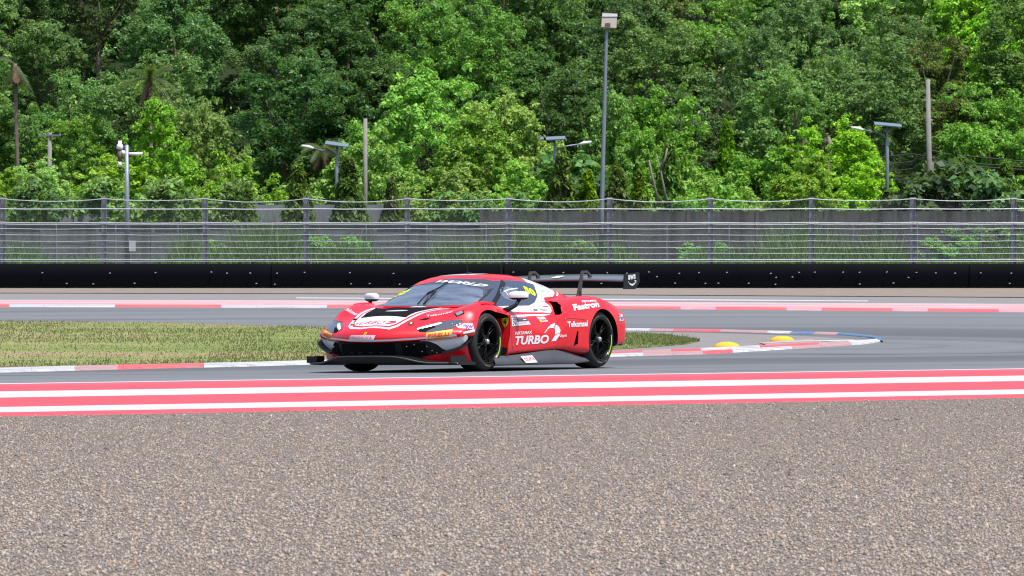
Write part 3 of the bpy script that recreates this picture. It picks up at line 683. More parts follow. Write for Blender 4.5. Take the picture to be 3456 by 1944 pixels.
# bright young trees just behind the wall
GB_ = 'bright green young trees behind the wall'
tree_px('bright_b', 560, 385, 197, 'tallest bright green tree right of the camera pole, several upright tops', GB_, .4, .85)
tree_px('bright_a', 690, 400, 199, 'bright green tree with a narrow top right of the camera pole', GB_, 2.0, .7)
tree_px('bright_c', 800, 505, 194, 'low bright green tree spreading towards the lamp left of the car', GB_, 3.1, .9)
tree_px('bright_c', 330, 515, 196, 'round green tree behind the camera pole', GB_, 1.2, 1.25)
tree_px('bright_a', 130, 575, 192, 'small bright green tree near the left edge', GB_, .9, .9)
tree_px('bright_b', 15, 600, 192, 'bright green tree cut by the left edge', GB_, 2.2, .9)
tree_px('bright_a', 1440, 292, 202, 'tallest of the bright green trees behind the car', GB_, 5.1, .95)
tree_px('bright_c', 1310, 430, 197, 'bright green tree beside the plain concrete pole', GB_, 4.4, .95)
tree_px('bright_b', 1580, 420, 196, 'bright green tree in the middle of the row above the car roof', GB_, 3.6, 1.05)
tree_px('bright_a', 1700, 375, 200, 'bright green tree left of the arm-right street lamp', GB_, 1.7, .9)
tree_px('bright_c', 1500, 545, 192, 'lower bright green tree above the car windscreen', GB_, .3, 1.2)
tree_px('bright_b', 1760, 570, 193, 'small bright green tree below the street lamp, near the tall lamp', GB_, 5.5, .9)
tree_px('bright_b', 2085, 365, 201, 'bright green tree just right of the tall solar lamp', GB_, .9, .62)
tree_px('bright_a', 2230, 352, 203, 'bright green tree with bare forked stems right of the tall lamp', GB_, 3.9, .82)
tree_px('bright_c', 2390, 560, 193, 'low bright green tree right of the forked stems', GB_, 2.5, 1.1)
tree_px('bright_c', 2560, 490, 196, 'broad bright green tree in the right part of the row', GB_, 5.9, 1.05)
tree_px('bright_a', 2830, 450, 198, 'rounded bright green tree under the right-hand street lamp', GB_, 1.1, 1.0)
tree_px('bright_c', 2960, 560, 193, 'low bright green tree below the right-hand street lamp', GB_, 4.0, 1.05)
tree_px('bright_b', 2720, 555, 192, 'low bright green tree in front of the rounded tree', GB_, 2.9, 1.25)
GC = 'narrow conical trees along the wall'
for px, top, D, k, sx, lb in [(140, 662, 187.5, 'cone_a', .9, 'narrow conical tree near the left edge, mostly behind the fence'), (1005, 545, 188, 'cone_a', 1.1, 'narrow conical tree left of the street lamp, left of the car'),
        (1180, 535, 188, 'cone_b', 1.1, 'narrow conical tree beside the plain concrete pole'), (1895, 512, 188.5, 'cone_a', 1.05, 'tallest narrow conical tree left of the tall lamp'),
        (1985, 580, 188.5, 'cone_b', 1.0, 'greyish narrow conical tree touching the tall lamp'), (2085, 560, 188.5, 'cone_a', 1.1, 'narrow conical tree just right of the tall lamp'),
        (2160, 580, 188.5, 'cone_b', .95, 'second narrow conical tree right of the tall lamp'), (2262, 470, 190, 'cone_a', .85, 'narrow conical tree between the forked stems'),
        (2455, 412, 199, 'cone_b', .62, 'narrow conical tree top rising behind the broad bright tree'), (2658, 450, 199, 'cone_a', .62, 'narrow dark conical tree amid the bright right-hand trees'),
        (2830, 432, 201, 'cone_b', .5, 'small conical top behind the rounded bright tree'), (3228, 500, 197, 'cone_a', .75, 'narrow conical tree right of the leaning pole'),
        (3395, 548, 190, 'cone_b', 1.1, 'yellowish conical tree near the right edge'), (1320, 600, 188.3, 'cone_a', .9, 'conical tree under the bright trees beside the post above the car nose'), (840, 640, 188, 'cone_b', 1.0, 'small conical tree behind the fence right of the camera pole')]:
    tree_px(k, px, top, D, lb, GC, px * .7, sx * 1.15, 'conical_tree')
GS = 'big-leaved shrubs behind the wall'
for px, top, D, k, lb in [(3230, 560, 190, 'bigleaf', 'big-leaved dark shrub right of the leaning pole'), (3330, 600, 188, 'bigleaf', 'big-leaved dark shrub near the right edge above the wall'), (1930, 540, 196, 'bigleaf', 'big-leaved dark shrub left of the tall lamp'), (2000, 600, 192, 'bigleaf', 'big-leaved dark shrub at the foot of the tall lamp'), (3130, 600, 189, 'bigleaf', 'big-leaved dark shrub at the foot of the leaning pole'),
        (900, 600, 196, 'shrub', 'green shrub left of the conical tree'), (700, 600, 190, 'shrub', 'green shrub under the bright trees right of the camera pole'), (450, 590, 190, 'shrub', 'green shrub just right of the camera pole'), (240, 600, 190, 'shrub', 'green shrub just left of the camera pole'), (2300, 620, 190, 'shrub', 'green shrub below the forked stems'), (1640, 640, 189, 'shrub', 'green shrub hanging over the wall above the car roof')]:
    tree_px(k, px, top, D, lb, GS, px * .3, 1.0, 'shrub')

# the wooded hillside: every tree an object, rows climbing the slope
rt = random.Random(77)
kinds = ['tall_a', 'tall_b', 'dark_a', 'dark_b', 'olive_a', 'olive_b']
LB = {'tall_a': ('mid green broad-crowned tree of the hillside wood', 'mid green trees of the hillside wood'), 'tall_b': ('mid green broad-crowned tree of the hillside wood', 'mid green trees of the hillside wood'),
      'dark_a': ('dark green dense tree of the hillside wood', 'dark green trees of the hillside wood'), 'dark_b': ('dark green dense tree of the hillside wood', 'dark green trees of the hillside wood'),
      'olive_a': ('olive green pale-stemmed tree of the hillside wood', 'olive trees of the hillside wood'), 'olive_b': ('fine-leaved green tree of the hillside wood', 'fine-leaved trees of the hillside wood'),
      'bright_a': ('light green tree high on the wooded hillside', 'light green trees of the hillside wood')}
D = 210.0; row = 0; wood = []
while D < 251:
    half = .140 * D + 9; x = -half + (row % 2) * 2.2
    while x < half:
        xx = x + rt.uniform(-1, 1); yy = D + rt.uniform(-1.6, 1.6); px = 1728 + LENS_PX * xx / yy
        wts = [3, 3, 3, 3, 2, 2]
        if px > 2700: wts = [5, 5, .6, .6, 1, 3]
        elif 1050 < px < 2100: wts = [2, 2, 4.5, 4, 2.5, 1.5]
        elif px < 700: wts = [3, 3, 2, 3, 2.5, 2]
        k = rt.choices(kinds, wts)[0]
        if px > 3000 and row > 0 and rt.random() < .5: k = 'bright_a'
        if row < 3 and (870 < px < 1260 or 1960 < px < 2060): k = rt.choice(['dark_a', 'dark_b'])  # darker leaf colours here and below stand in for deep shadow on the slope
        if 2700 < px < 2950 and row == 2: k = 'dark_a'
        sc = rt.uniform(.72, 1.12) * (1.35 if k == 'bright_a' else 1.0)
        wood.append((row, px, k, plant_tree(k, xx, yy, hill_z(xx, yy) - .2, sc, rt.uniform(0, 6.28), LB[k][0], LB[k][1], sx=rt.uniform(.85, 1.1))))
        x += rt.uniform(4.0, 6.2)
    D += 6.6; row += 1
ZONE = [(-9e9, 'beyond the left edge'), (0, 'above the palm at the left edge'), (180, 'left of the camera pole'), (400, 'above the camera pole'), (650, 'right of the camera pole'), (900, 'above the arm-left street lamp'), (1180, 'above the plain concrete pole'),
        (1420, 'above the car nose'), (1650, 'above the car roof'), (1850, 'left of the tall lamp'), (2040, 'right of the tall lamp'), (2300, 'above the rear wing'), (2560, 'above the dead trunks'), (2820, 'above the right-hand street lamp'), (3050, 'above the leaning pole'), (3250, 'near the right edge'), (3456, 'beyond the right edge')]
SHORT = {'tall_a': 'mid green broad tree', 'tall_b': 'mid green upright tree', 'dark_a': 'dark green big-leaved tree', 'dark_b': 'dark green dense tree', 'olive_a': 'olive pale-stemmed tree', 'olive_b': 'fine-leaved green tree', 'bright_a': 'light green tree'}
NTH = ['lowest', 'second', 'third', 'fourth', 'fifth', 'sixth', 'seventh', 'eighth']
cells = {}
for rw_, px, k, o in wood:
    z = [t for lim, t in ZONE if px >= lim][-1]; cells.setdefault((rw_, z, k), []).append((px, o))
for (rw_, z, k), lst in cells.items():
    lst.sort(key=lambda e: e[0])
    for i, (px, o) in enumerate(lst):
        side = '' if len(lst) == 1 else ('left-hand ' if i == 0 else 'right-hand ' if i == len(lst) - 1 else 'middle ')
        o['label'] = side + SHORT[k] + ', ' + NTH[rw_] + ' hillside row, ' + z

# undergrowth carpeting the slope between the trunks
ru = np.random.default_rng(44); n = 7000; ux = (ru.random(n) - .5) * 78; uy = 188 + ru.random(n) * 64
uc = np.stack([ux, uy, hill(ux, uy) + .25 + .5 * ru.random(n)], 1); ur = .35 + .45 * ru.random(n)
V, F, tint = leaves(uc, np.stack([ur * 1.3, ur * 1.3, ur], 1), 120000, .22, 45, up=.6, shell=.2)
tag(tri_mesh('undergrowth', V, F, M['leaf_mid'], tint, quads=True), 'dense green undergrowth covering the slope below the trees', 'undergrowth', kind='stuff')

# palms
def palm_frond(mb_v, mb_f, base, az, el, L, wd, r):
    n = 9; pts = []
    for i in range(n):
        q = i / (n - 1); d = L * q; z = math.sin(el) * d - .55 * L * q * q * math.cos(el) * 1.1
        pts.append(Vector(base) + Vector((math.cos(az) * math.cos(el) * d, math.sin(az) * math.cos(el) * d, z)))
    side = Vector((-math.sin(az), math.cos(az), 0))
    for i in range(n - 1):
        for sgn in (-1, 1):
            for j in range(3):
                p = pts[i].lerp(pts[i + 1], j / 3); t = (pts[i + 1] - pts[i]).normalized(); q = (i + j / 3) / n
                w = wd * math.sin(math.pi * min(1, .12 + q * .9)) + .05
                tip = p + side * sgn * w * .8 + t * w * .5 + Vector((0, 0, -w * .55)); k = len(mb_v)
                mb_v += [p, p + t * .07, tip]; mb_f.append((k, k + 1, k + 2))
    return pts
def palm(name, label, px, py_crown, D, fronds, L, mat, dead=0, trunk_r=.13, span=(-.2, 1.0)):
    x = (px - 1728) / LENS_PX * D; z = hill_z(x, D); top = CAM_H + (HORIZON - py_crown) / LENS_PX * D - z
    r = empty(name, (x, D, z)); tag(r, label, 'palm tree'); rr = random.Random(px)
    mb = MB(); mb.tube([(0, 0, -.3), (.1, 0, top * .5), (.0, 0, top)], [trunk_r * 1.3, trunk_r, trunk_r * .9], 8); mb.build('trunk', M['bark'], r, True)
    for i in range(fronds):
        v, f = [], []; palm_frond(v, f, (0, 0, top), i * 2.4 + rr.random(), rr.uniform(*span), L * rr.uniform(.8, 1.1), .34, rr)
        mesh('frond', v, f, M[mat], r)
    for i in range(dead):
        v, f = [], []; palm_frond(v, f, (0, 0, top), i * 1.9, rr.uniform(-1.3, -.8), L * .6, .35, rr); mesh('dead_frond', v, f, M['dead_leaf'], r)
M['dead_leaf'] = simple('dead_leaf', (.16, .10, .06), .9, var=.3, scale=4)
M['palm_leaf'] = leaf_mat('palm_leaf', (.06, .10, .02), (.11, .15, .035), (.2, .2, .06)); M['palm_dry'] = leaf_mat('palm_dry', (.08, .11, .03), (.15, .17, .06), (.2, .2, .08))
palm('palm_tree', 'dying palm with a bare trunk and brown hanging fronds at the left edge', 52, 215, 203.5, 7, 1.3, 'palm_leaf', 26, .10, (-.9, .9))
palm('palm_tree', 'feathery yellowish palm among the hillside trees on the left', 505, 265, 206.5, 16, 1.9, 'palm_dry', 3, .10)
palm('palm_tree', 'drooping palm with dry fronds left of the arm-left street lamp', 1090, 500, 205, 12, 1.5, 'palm_dry', 6, .09)
# dead grey snags
for pts, lb in [([(2708, 495), (2716, 470), (2716, 440)], 'short dead grey trunk standing amid the right-hand trees'), ([(2800, 495), (2797, 462)], 'small dead grey stump right of the dead trunk')]:
    P_ = [at(a, b, 199.5) for a, b in pts]; P_ = [Vector((P_[0].x, P_[0].y, hill_z(P_[0].x, 199.5)))] + P_
    MB().tube(P_, [.1] * (len(P_) - 1) + [.07], 8).build('dead_trunk', M['bark_pale'], None, True)
    tag(bpy.context.scene.objects[-1] if False else C.objects[-1], lb, 'tree trunk')
# forked bare stems right of the tall lamp
r = empty('forked_stem', at(2225, 700, 186.5)); r.location.z = 0; tag(r, 'bare pale forked stems of a young tree right of the tall lamp', 'tree trunk')
D = 186.5
for a in ([(2225, 700), (2205, 610), (2190, 540)], [(2250, 690), (2238, 620), (2228, 570), (2215, 520)], [(2228, 570), (2245, 535), (2252, 500)]):
    MB().tube([at(p, q, D) - r.location for p, q in a], [.075, .05, .035, .025][:len(a)], 6).build('stem', M['bark_pale'], r, True)

# weeds and tall grass between fence and wall
rg = np.random.default_rng(12); n = 52000
X = (rg.random(n) - .5) * 52; Y = 166.8 + rg.random(n) * 17; patch = np.sin(X * .55 + 1) + np.sin(X * .21 + Y * .5) + .6 * np.sin(X * 1.7)
h = .22 + .55 * np.clip(patch + .3, 0, 2) * (.5 + rg.random(n)); h = np.where(X < -14, h * .55, h)
M['weed'] = leaf_mat('weed', (.055, .12, .03), (.11, .21, .06), (.2, .24, .08), .6)
tag(blades('tall_weeds', np.stack([X, Y, np.full(n, TER)], 1), h, .03, 13, M['weed'], .45), 'tall green weeds growing between the fence and the wall', 'weeds', kind='stuff')
rr = random.Random(3)
for px, D, s_, lb in [(780, 178, .55, 'leafy weed clump behind the fence left of the fourth post'), (1130, 177, .62, 'leafy weed clump behind the fence above the car nose'), (1900, 178, .55, 'leafy weed clump behind the fence above the car roof'), (2010, 176, .5, 'leafy weed clump by the foot of the tall lamp'), (2370, 178, .5, 'leafy weed clump behind the fence right of the rear wing'), (2800, 180, .45, 'small leafy weed clump behind the fence at right'), (3200, 180, .6, 'leafy weed clump behind the fence near the right edge'), (3330, 181, .8, 'large leafy shrub against the dark wall near the right edge')]:
    x = (px - 1728) / LENS_PX * D; plant_tree('shrub', x, D, TER - .1, s_, px * .1, lb, 'weed clumps behind the fence', 'weed_clump', 'weeds', 1.5)
# ------------------------------------------------------------------ the race car
# car space: x = towards the near (left) side, y = backwards from the front axle, z = up
WB, TR = 2.60, .345
_th = R(58.8); cb = Vector((math.cos(_th), math.sin(_th), 0)); cn = Vector((math.sin(_th), -math.cos(_th), 0))
_o = Vector((-1.094, 48.476, 0))
_pts = []
for u in (0, WB):
    for v in (-.85, .85):
        p = _o + cb * u + cn * v; _pts.append((u, v, float(terr(p.x, p.y))))
_A = np.array([(1, u, v) for u, v, _ in _pts]); _c = np.linalg.lstsq(_A, np.array([z for *_, z in _pts]), rcond=None)[0]
_o.z = float(_c[0]) + .003; cb.z, cn.z = float(_c[1]), float(_c[2])
cb.normalize(); cn = (cn - cb * cn.dot(cb)).normalized(); cu = cn.cross(cb)
car = empty('race_car', _o); tag(car, 'red and white racing car with a rear wing and number 50, cornering on the track', 'race car')
car.rotation_euler = Matrix((cn, cb, cu)).transposed().to_euler()

def red_mat():
    t = NT('red_body_paint'); P = t.coord('Object'); n = t.noise(P, 3.0, 4); d = t.noise(P, 40, 4)
    c = t.mix(n, (.70, .005, .014), (.76, .007, .018)); c = t.mix(t.ramp(d, [(.6, 0.0), (.8, .12)]), c, (.35, .03, .03))
    t.bsdf(c, .42, spec=.4, coat=.6, coat_r=.04); return t.m
M['car_red'] = red_mat()
M['car_white'] = simple('white_body_paint', (.74, .76, .80), .35, coat=.6, var=.04, scale=5)
M['carbon'] = simple('carbon_fibre', (.007, .0075, .009), .42, spec=.3, coat=.15, var=.3, scale=30)
M['carbon_matt'] = simple('matt_carbon', (.012, .013, .016), .55, spec=.3, var=.3, scale=20)
M['skirt_grey'] = simple('grey_skirt', (.060, .064, .074), .5, spec=.3, var=.25, scale=6)
M['void'] = simple('dark_interior', (.006, .006, .007), .8, spec=.1)
M['tyre'] = simple('tyre_rubber', (.020, .020, .022), .7, spec=.35, var=.3, scale=10)
M['rim'] = simple('black_rim', (.005, .005, .0055), .3, spec=.25, coat=.12)
M['steel'] = simple('hub_steel', (.62, .62, .60), .25, .9)
M['lime'] = simple('lime_marking', (.55, .85, .02), .5)
M['gold'] = simple('tyre_lettering', (.17, .145, .06), .8, var=.35, scale=30)
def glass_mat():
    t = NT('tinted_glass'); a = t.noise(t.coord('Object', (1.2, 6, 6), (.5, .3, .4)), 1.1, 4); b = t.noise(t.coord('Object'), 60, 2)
    c = t.ramp(a, [(.34, (.055, .072, .105)), (.50, (.115, .140, .185)), (.62, (.165, .190, .235))]); c = t.mix(t.ramp(b, [(.68, 0.0), (.74, .5)]), c, (.30, .32, .35))  # cloud reflections painted into the base colour as pale streaks; fine specks are dirt
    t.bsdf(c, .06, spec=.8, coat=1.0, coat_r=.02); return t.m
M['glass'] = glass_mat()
M['glass_band'] = simple('windscreen_band', (.055, .058, .066), .25, coat=.6)
M['glass_side'] = simple('side_glass', (.045, .062, .095), .07, spec=.7, coat=.8, coat_r=.03)
M['lens'] = simple('headlamp_lens', (.075, .082, .10), .12, coat=1.0)
M['led'] = simple('daylight_strip', (.80, .88, .90), .3)
M['yellow_st'] = simple('yellow_sticker', (.82, .50, .012), .4, coat=.3)
M['badge_y'] = simple('badge_yellow', (.85, .70, .02), .4); M['num_y'] = simple('number_yellow', (.72, .95, .02), .45)
M['purple'] = simple('purple_sticker', (.20, .07, .42), .5); M['pink'] = simple('pale_pink', (.82, .66, .72), .4, coat=.3)
M['ink'] = simple('dark_ink', (.03, .035, .045), .5); M['navy'] = simple('navy_sticker', (.06, .07, .10), .45); M['cyan'] = simple('cyan_sticker', (.16, .55, .68), .5)
M['red_ink'] = simple('red_ink', (.62, .03, .05), .5); M['wing_top'] = simple('wing_carbon', (.10, .105, .12), .22, coat=.6)

NOSE = lambda v: .55 * abs(v) ** 1.5
def ring(rows):
    h = [(v, w) for v, w in rows]
    return h + [(-v, w) for v, w in h[-2:0:-1]]
def loft(name, stations, mat, parent, levels=2, cap_front=None, caps=True, crease_rows=()):
    V, F, mi = [], [], []; n = None
    for us, off, rows in stations:
        rg_ = ring(rows); n = len(rg_)
        V += [(v, us + off * NOSE(v), w) for v, w in rg_]
    m = len(stations)
    for i in range(m - 1):
        for k in range(n): F.append((i * n + k, i * n + (k + 1) % n, (i + 1) * n + (k + 1) % n, (i + 1) * n + k)); mi.append(0)
    if caps:
        for base, flip in ((0, False), ((m - 1) * n, True)):
            for k in range(n // 2):
                q = [base + k, base + k + 1, base + (n - k - 1) % n, base + (n - k) % n]
                q = list(dict.fromkeys(q)); F.append(tuple(q if flip else q[::-1])); mi.append(1 if base == 0 and cap_front is not None else 0)
    o = mesh(name, V, F, mat, parent, True)
    if cap_front is not None: o.data.materials.append(cap_front)
    o.data.polygons.foreach_set('material_index', mi)
    bm = bmesh.new(); bm.from_mesh(o.data); bmesh.ops.recalc_face_normals(bm, faces=bm.faces); bm.to_mesh(o.data); bm.free()
    if crease_rows:
        cr = o.data.attributes.new('crease_edge', 'FLOAT', 'EDGE'); rowset = set(crease_rows)
        for e in o.data.edges:
            a, b = e.vertices; ka, kb = a % n, b % n
            if ka == kb and min(ka, n - ka) in rowset: cr.data[e.index].value = rowset and .6
    md = o.modifiers.new('sub', 'SUBSURF'); md.levels = md.render_levels = levels
    return o
def bake(o):
    """evaluate the modifiers into plain mesh data"""
    dg = bpy.context.evaluated_depsgraph_get(); me = bpy.data.meshes.new_from_object(o.evaluated_get(dg)); o.modifiers.clear(); o.data = me
    return o
def cut(o, cutter):
    md = o.modifiers.new('cut', 'BOOLEAN'); md.operation = 'DIFFERENCE'; md.object = cutter; md.solver = 'EXACT'
    bpy.context.view_layer.update(); bake(o); bpy.data.objects.remove(cutter)

def rows(c, r1, r2, r3, r4, r5, r6, r7, r8, r9, bot=None):
    b = r9[1] if bot is None else bot
    return [(0, c), (.30, r1), (.55, r2), r3, r4, r5, r6, r7, r8, r9, (.5, b), (0, b)]
ST = [
 (-1.09, 1.0, rows(.340, .342, .354, (.72, .372), (.84, .388), (.90, .400), (.925, .408), (.93, .405), (.93, .398), (.925, .39), .338)),
 (-1.145, 1.0, rows(.352, .354, .366, (.72, .384), (.85, .402), (.935, .418), (.958, .424), (.96, .416), (.955, .404), (.945, .392), .338)),
 (-1.165, 1.0, rows(.395, .396, .402, (.72, .416), (.86, .432), (.955, .445), (.98, .444), (.98, .428), (.975, .412), (.96, .396), .338)),
 (-1.14, 1.0, rows(.462, .462, .464, (.72, .468), (.86, .478), (.965, .482), (.992, .468), (.992, .442), (.986, .42), (.97, .40), .338)),
 (-1.05, .97, rows(.515, .515, .514, (.72, .516), (.86, .524), (.97, .518), (.998, .488), (.998, .452), (.99, .424), (.975, .402), .338)),
 (-.90, .90, rows(.58, .578, .572, (.72, .574), (.865, .586), (.975, .566), (1.003, .51), (1.002, .46), (.995, .428), (.98, .404), .338)),
 (-.70, .70, rows(.645, .642, .630, (.73, .642), (.865, .662), (.977, .622), (1.006, .53), (1.005, .466), (.998, .43), (.985, .405), .338)),
 (-.52, .42, rows(.695, .69, .676, (.73, .708), (.86, .735), (.972, .675), (1.008, .56), (1.005, .47), (1.0, .43), (.99, .40), .33)),
 (-.40, .36, rows(.71, .705, .69, (.73, .732), (.86, .76), (.975, .695), (1.008, .54), (1.0, .36), (1.0, .22), (1.0, .14))),
 (-.20, .2, rows(.735, .73, .712, (.72, .768), (.85, .80), (.97, .725), (1.005, .55), (1.0, .34), (1.0, .2), (1.0, .14))),
 (0.0, 0.05, rows(.755, .75, .732, (.72, .795), (.85, .822), (.97, .745), (1.01, .60), (1.0, .38), (1.0, .2), (1.0, .14))),
 (.20, 0, rows(.765, .76, .744, (.72, .79), (.85, .812), (.968, .735), (1.01, .63), (1.0, .40), (1.0, .22), (1.0, .14))),
 (.40, 0, rows(.77, .765, .755, (.72, .765), (.84, .758), (.955, .705), (1.005, .645), (.99, .42), (.975, .23), (.975, .16))),
 (.60, 0, rows(.765, .762, .758, (.72, .757), (.82, .742), (.92, .69), (.98, .615), (.97, .42), (.95, .24), (.955, .17))),
 (1.0, 0, rows(.765, .762, .760, (.72, .757), (.80, .742), (.885, .685), (.955, .595), (.96, .42), (.95, .25), (.955, .19))),
 (1.38, 0, rows(.77, .768, .765, (.72, .765), (.80, .752), (.875, .685), (.95, .595), (.97, .43), (.96, .27), (.96, .21))),
 (1.60, 0, rows(.78, .78, .78, (.72, .775), (.80, .76), (.88, .69), (.955, .60), (.98, .44), (.968, .28), (.965, .215))),
 (1.655, 0, rows(.785, .785, .785, (.72, .79), (.81, .775), (.895, .705), (.968, .605), (.987, .44), (.972, .28), (.967, .215))),
 (1.70, 0, rows(.79, .79, .79, (.72, .835), (.85, .828), (.955, .755), (.995, .62), (.995, .44), (.978, .28), (.97, .21))),
 (1.80, 0, rows(.80, .80, .80, (.72, .845), (.85, .84), (.965, .765), (1.0, .62), (1.0, .44), (.985, .28), (.975, .20))),
 (2.10, 0, rows(.82, .82, .82, (.70, .865), (.86, .872), (.98, .79), (1.02, .64), (1.02, .44), (1.015, .27), (1.02, .15))),
 (2.50, 0, rows(.83, .83, .83, (.70, .885), (.86, .90), (.985, .82), (1.025, .66), (1.025, .45), (1.025, .28), (1.025, .16))),
 (2.80, 0, rows(.82, .82, .82, (.70, .865), (.86, .87), (.985, .79), (1.02, .64), (1.02, .45), (1.015, .30), (1.01, .22))),
 (3.05, 0, rows(.79, .79, .79, (.70, .805), (.855, .80), (.965, .73), (1.0, .61), (1.0, .45), (.995, .32), (.99, .26))),
 (3.225, 0, rows(.745, .745, .745, (.70, .74), (.84, .725), (.935, .68), (.97, .59), (.97, .45), (.965, .34), (.96, .27))),
 (3.295, 0, rows(.70, .70, .70, (.69, .695), (.82, .68), (.90, .645), (.935, .58), (.935, .46), (.93, .36), (.92, .29))),
]
body = bake(loft('body', ST, M['car_red'], car, 2, M['void']))
bpy.context.view_layer.update()
def cutter(poly, v0, v1, name='cutter'):
    o = MB().prism(poly, lambda a, b: (v0, a, b), lambda a, b: (v1, a, b)).build(name, M['void'], car); bpy.context.view_layer.update(); return o
def arc(cx, cz, r, a0, a1, n=20): return [(cx + r * math.cos(R(a0 + (a1 - a0) * i / n)), cz + r * math.sin(R(a0 + (a1 - a0) * i / n))) for i in range(n + 1)]
for sg in (1, -1):
    f_arch = arc(0, .345, .372, 188, 70, 22) + [(.26, .675), (.40, .655), (.455, .60), (.44, .40), (.40, .25), (.34, .02), (-.37, .02)]
    cut(body, cutter(f_arch, sg * .60, sg * 1.25))
    r_arch = arc(WB, .35, .372, 200, -20, 30) + [(WB + .36, .0), (WB - .36, .0)]
    cut(body, cutter(r_arch, sg * .58, sg * 1.25))
    ip = [(.735, .68), (.735, .81), (.80, .818), (.87, .808), (.925, .768), (.962, .672), (.945, .652), (.86, .648)]
    ic = MB().prism(ip, lambda a, b: (sg * a, 1.60 + .5 * (b - .645), b), lambda a, b: (sg * a, 2.1, b)).build('cutter', M['void'], car); bpy.context.view_layer.update()
    cut(body, ic)
    duct = [(1.90, .27), (1.99, .30), (2.0, .45), (1.97, .46)]
    cut(body, cutter(duct, sg * .93, sg * 1.2))
body.data.polygons.foreach_set('use_smooth', [True] * len(body.data.polygons))
def auto_smooth(o, ang=38):
    bm = bmesh.new(); bm.from_mesh(o.data)
    for e in bm.edges: e.smooth = not (len(e.link_faces) == 2 and e.calc_face_angle(0) > R(ang))
    bm.to_mesh(o.data); bm.free()
auto_smooth(body)

GS_ = [
 (-.06, .55, [(0, .745), (.25, .745), (.47, .743), (.64, .738), (.69, .73), (.72, .72)]),
 (.02, .55, [(0, .792), (.25, .790), (.47, .786), (.665, .775), (.70, .745), (.73, .72)]),
 (.32, .46, [(0, .918), (.25, .914), (.47, .906), (.655, .882), (.70, .81), (.74, .72)]),
 (.62, .30, [(0, 1.030), (.25, 1.026), (.465, 1.016), (.622, .985), (.685, .87), (.75, .72)]),
 (.88, .12, [(0, 1.112), (.25, 1.107), (.45, 1.096), (.578, 1.064), (.66, .905), (.758, .72)]),
 (1.0, .0, [(0, 1.143), (.25, 1.139), (.43, 1.124), (.552, 1.090), (.655, .92), (.762, .72)]),
 (1.25, 0, [(0, 1.160), (.25, 1.155), (.43, 1.138), (.556, 1.095), (.66, .92), (.77, .72)]),
 (1.55, 0, [(0, 1.150), (.25, 1.144), (.43, 1.122), (.565, 1.064), (.68, .91), (.785, .72)]),
 (1.80, 0, [(0, 1.122), (.25, 1.115), (.42, 1.088), (.57, 1.022), (.70, .895), (.80, .73)]),
 (2.10, 0, [(0, 1.065), (.25, 1.058), (.40, 1.033), (.55, .98), (.68, .885), (.78, .76)]),
 (2.40, 0, [(0, .99), (.24, .985), (.36, .968), (.48, .935), (.60, .88), (.70, .79)]),
 (2.80, 0, [(0, .905), (.2, .902), (.3, .89), (.40, .87), (.50, .845), (.58, .79)]),
 (3.10, 0, [(0, .84), (.18, .838), (.26, .83), (.33, .815), (.40, .79), (.45, .75)]),
]
GS_ = [(a, b, r_ + [(r_[-1][0] * .9, .66), (0, .66)]) for a, b, r_ in GS_]
cabin = bake(loft('cabin', GS_, M['car_red'], car, 2)); auto_smooth(cabin, 60)

# ---- flat shapes cut fine enough to follow a curved surface
def tess(poly, step):
    bm = bmesh.new(); vs_ = [bm.verts.new((a, b, 0)) for a, b in poly]; bm.faces.new(vs_)
    return _grid(bm, step)
def _grid(bm, step):
    for ax in (0, 1):
        c = [v.co[ax] for v in bm.verts]; lo, hi = min(c), max(c); n = int((hi - lo) / step)
        for i in range(1, n + 1):
            p = [0, 0, 0]; p[ax] = lo + (hi - lo) * i / (n + 1); nm = [0, 0, 0]; nm[ax] = 1
            bmesh.ops.bisect_plane(bm, geom=bm.verts[:] + bm.edges[:] + bm.faces[:], plane_co=p, plane_no=nm, dist=1e-7)
    bmesh.ops.triangulate(bm, faces=[f for f in bm.faces if len(f.verts) > 4])
    bm.verts.ensure_lookup_table(); bm.verts.index_update()
    V = [(v.co.x, v.co.y) for v in bm.verts]; F = [tuple(v.index for v in f.verts) for f in bm.faces]; bm.free(); return V, F
def surf(name, V2, F, fn, mat, parent=car, both=False):
    out = []
    for sg in ((1, -1) if both else (1,)):
        o = mesh(name, [fn(a, b, sg) for a, b in V2], F, M[mat], parent, True); out.append(o)
        bm = bmesh.new(); bm.from_mesh(o.data); bmesh.ops.recalc_face_normals(bm, faces=bm.faces); bm.to_mesh(o.data); bm.free()
    return out
def smooth_poly(pts, n=6, closed=True):
    """round a polygon with a Catmull-Rom curve"""
    P = [Vector((a, b)) for a, b in pts]; m = len(P); out = []
    for i in range(m if closed else m - 1):
        p0, p1, p2, p3 = P[(i - 1) % m], P[i], P[(i + 1) % m], P[(i + 2) % m]
        if not closed: p0 = P[max(i - 1, 0)]; p3 = P[min(i + 2, m - 1)]
        for k in range(n):
            t = k / n; out.append(tuple(.5 * ((2 * p1) + (p2 - p0) * t + (2 * p0 - 5 * p1 + 4 * p2 - p3) * t * t + (3 * p1 - p0 - 3 * p2 + p3) * t ** 3)))
    if not closed: out.append(tuple(P[-1]))
    return out

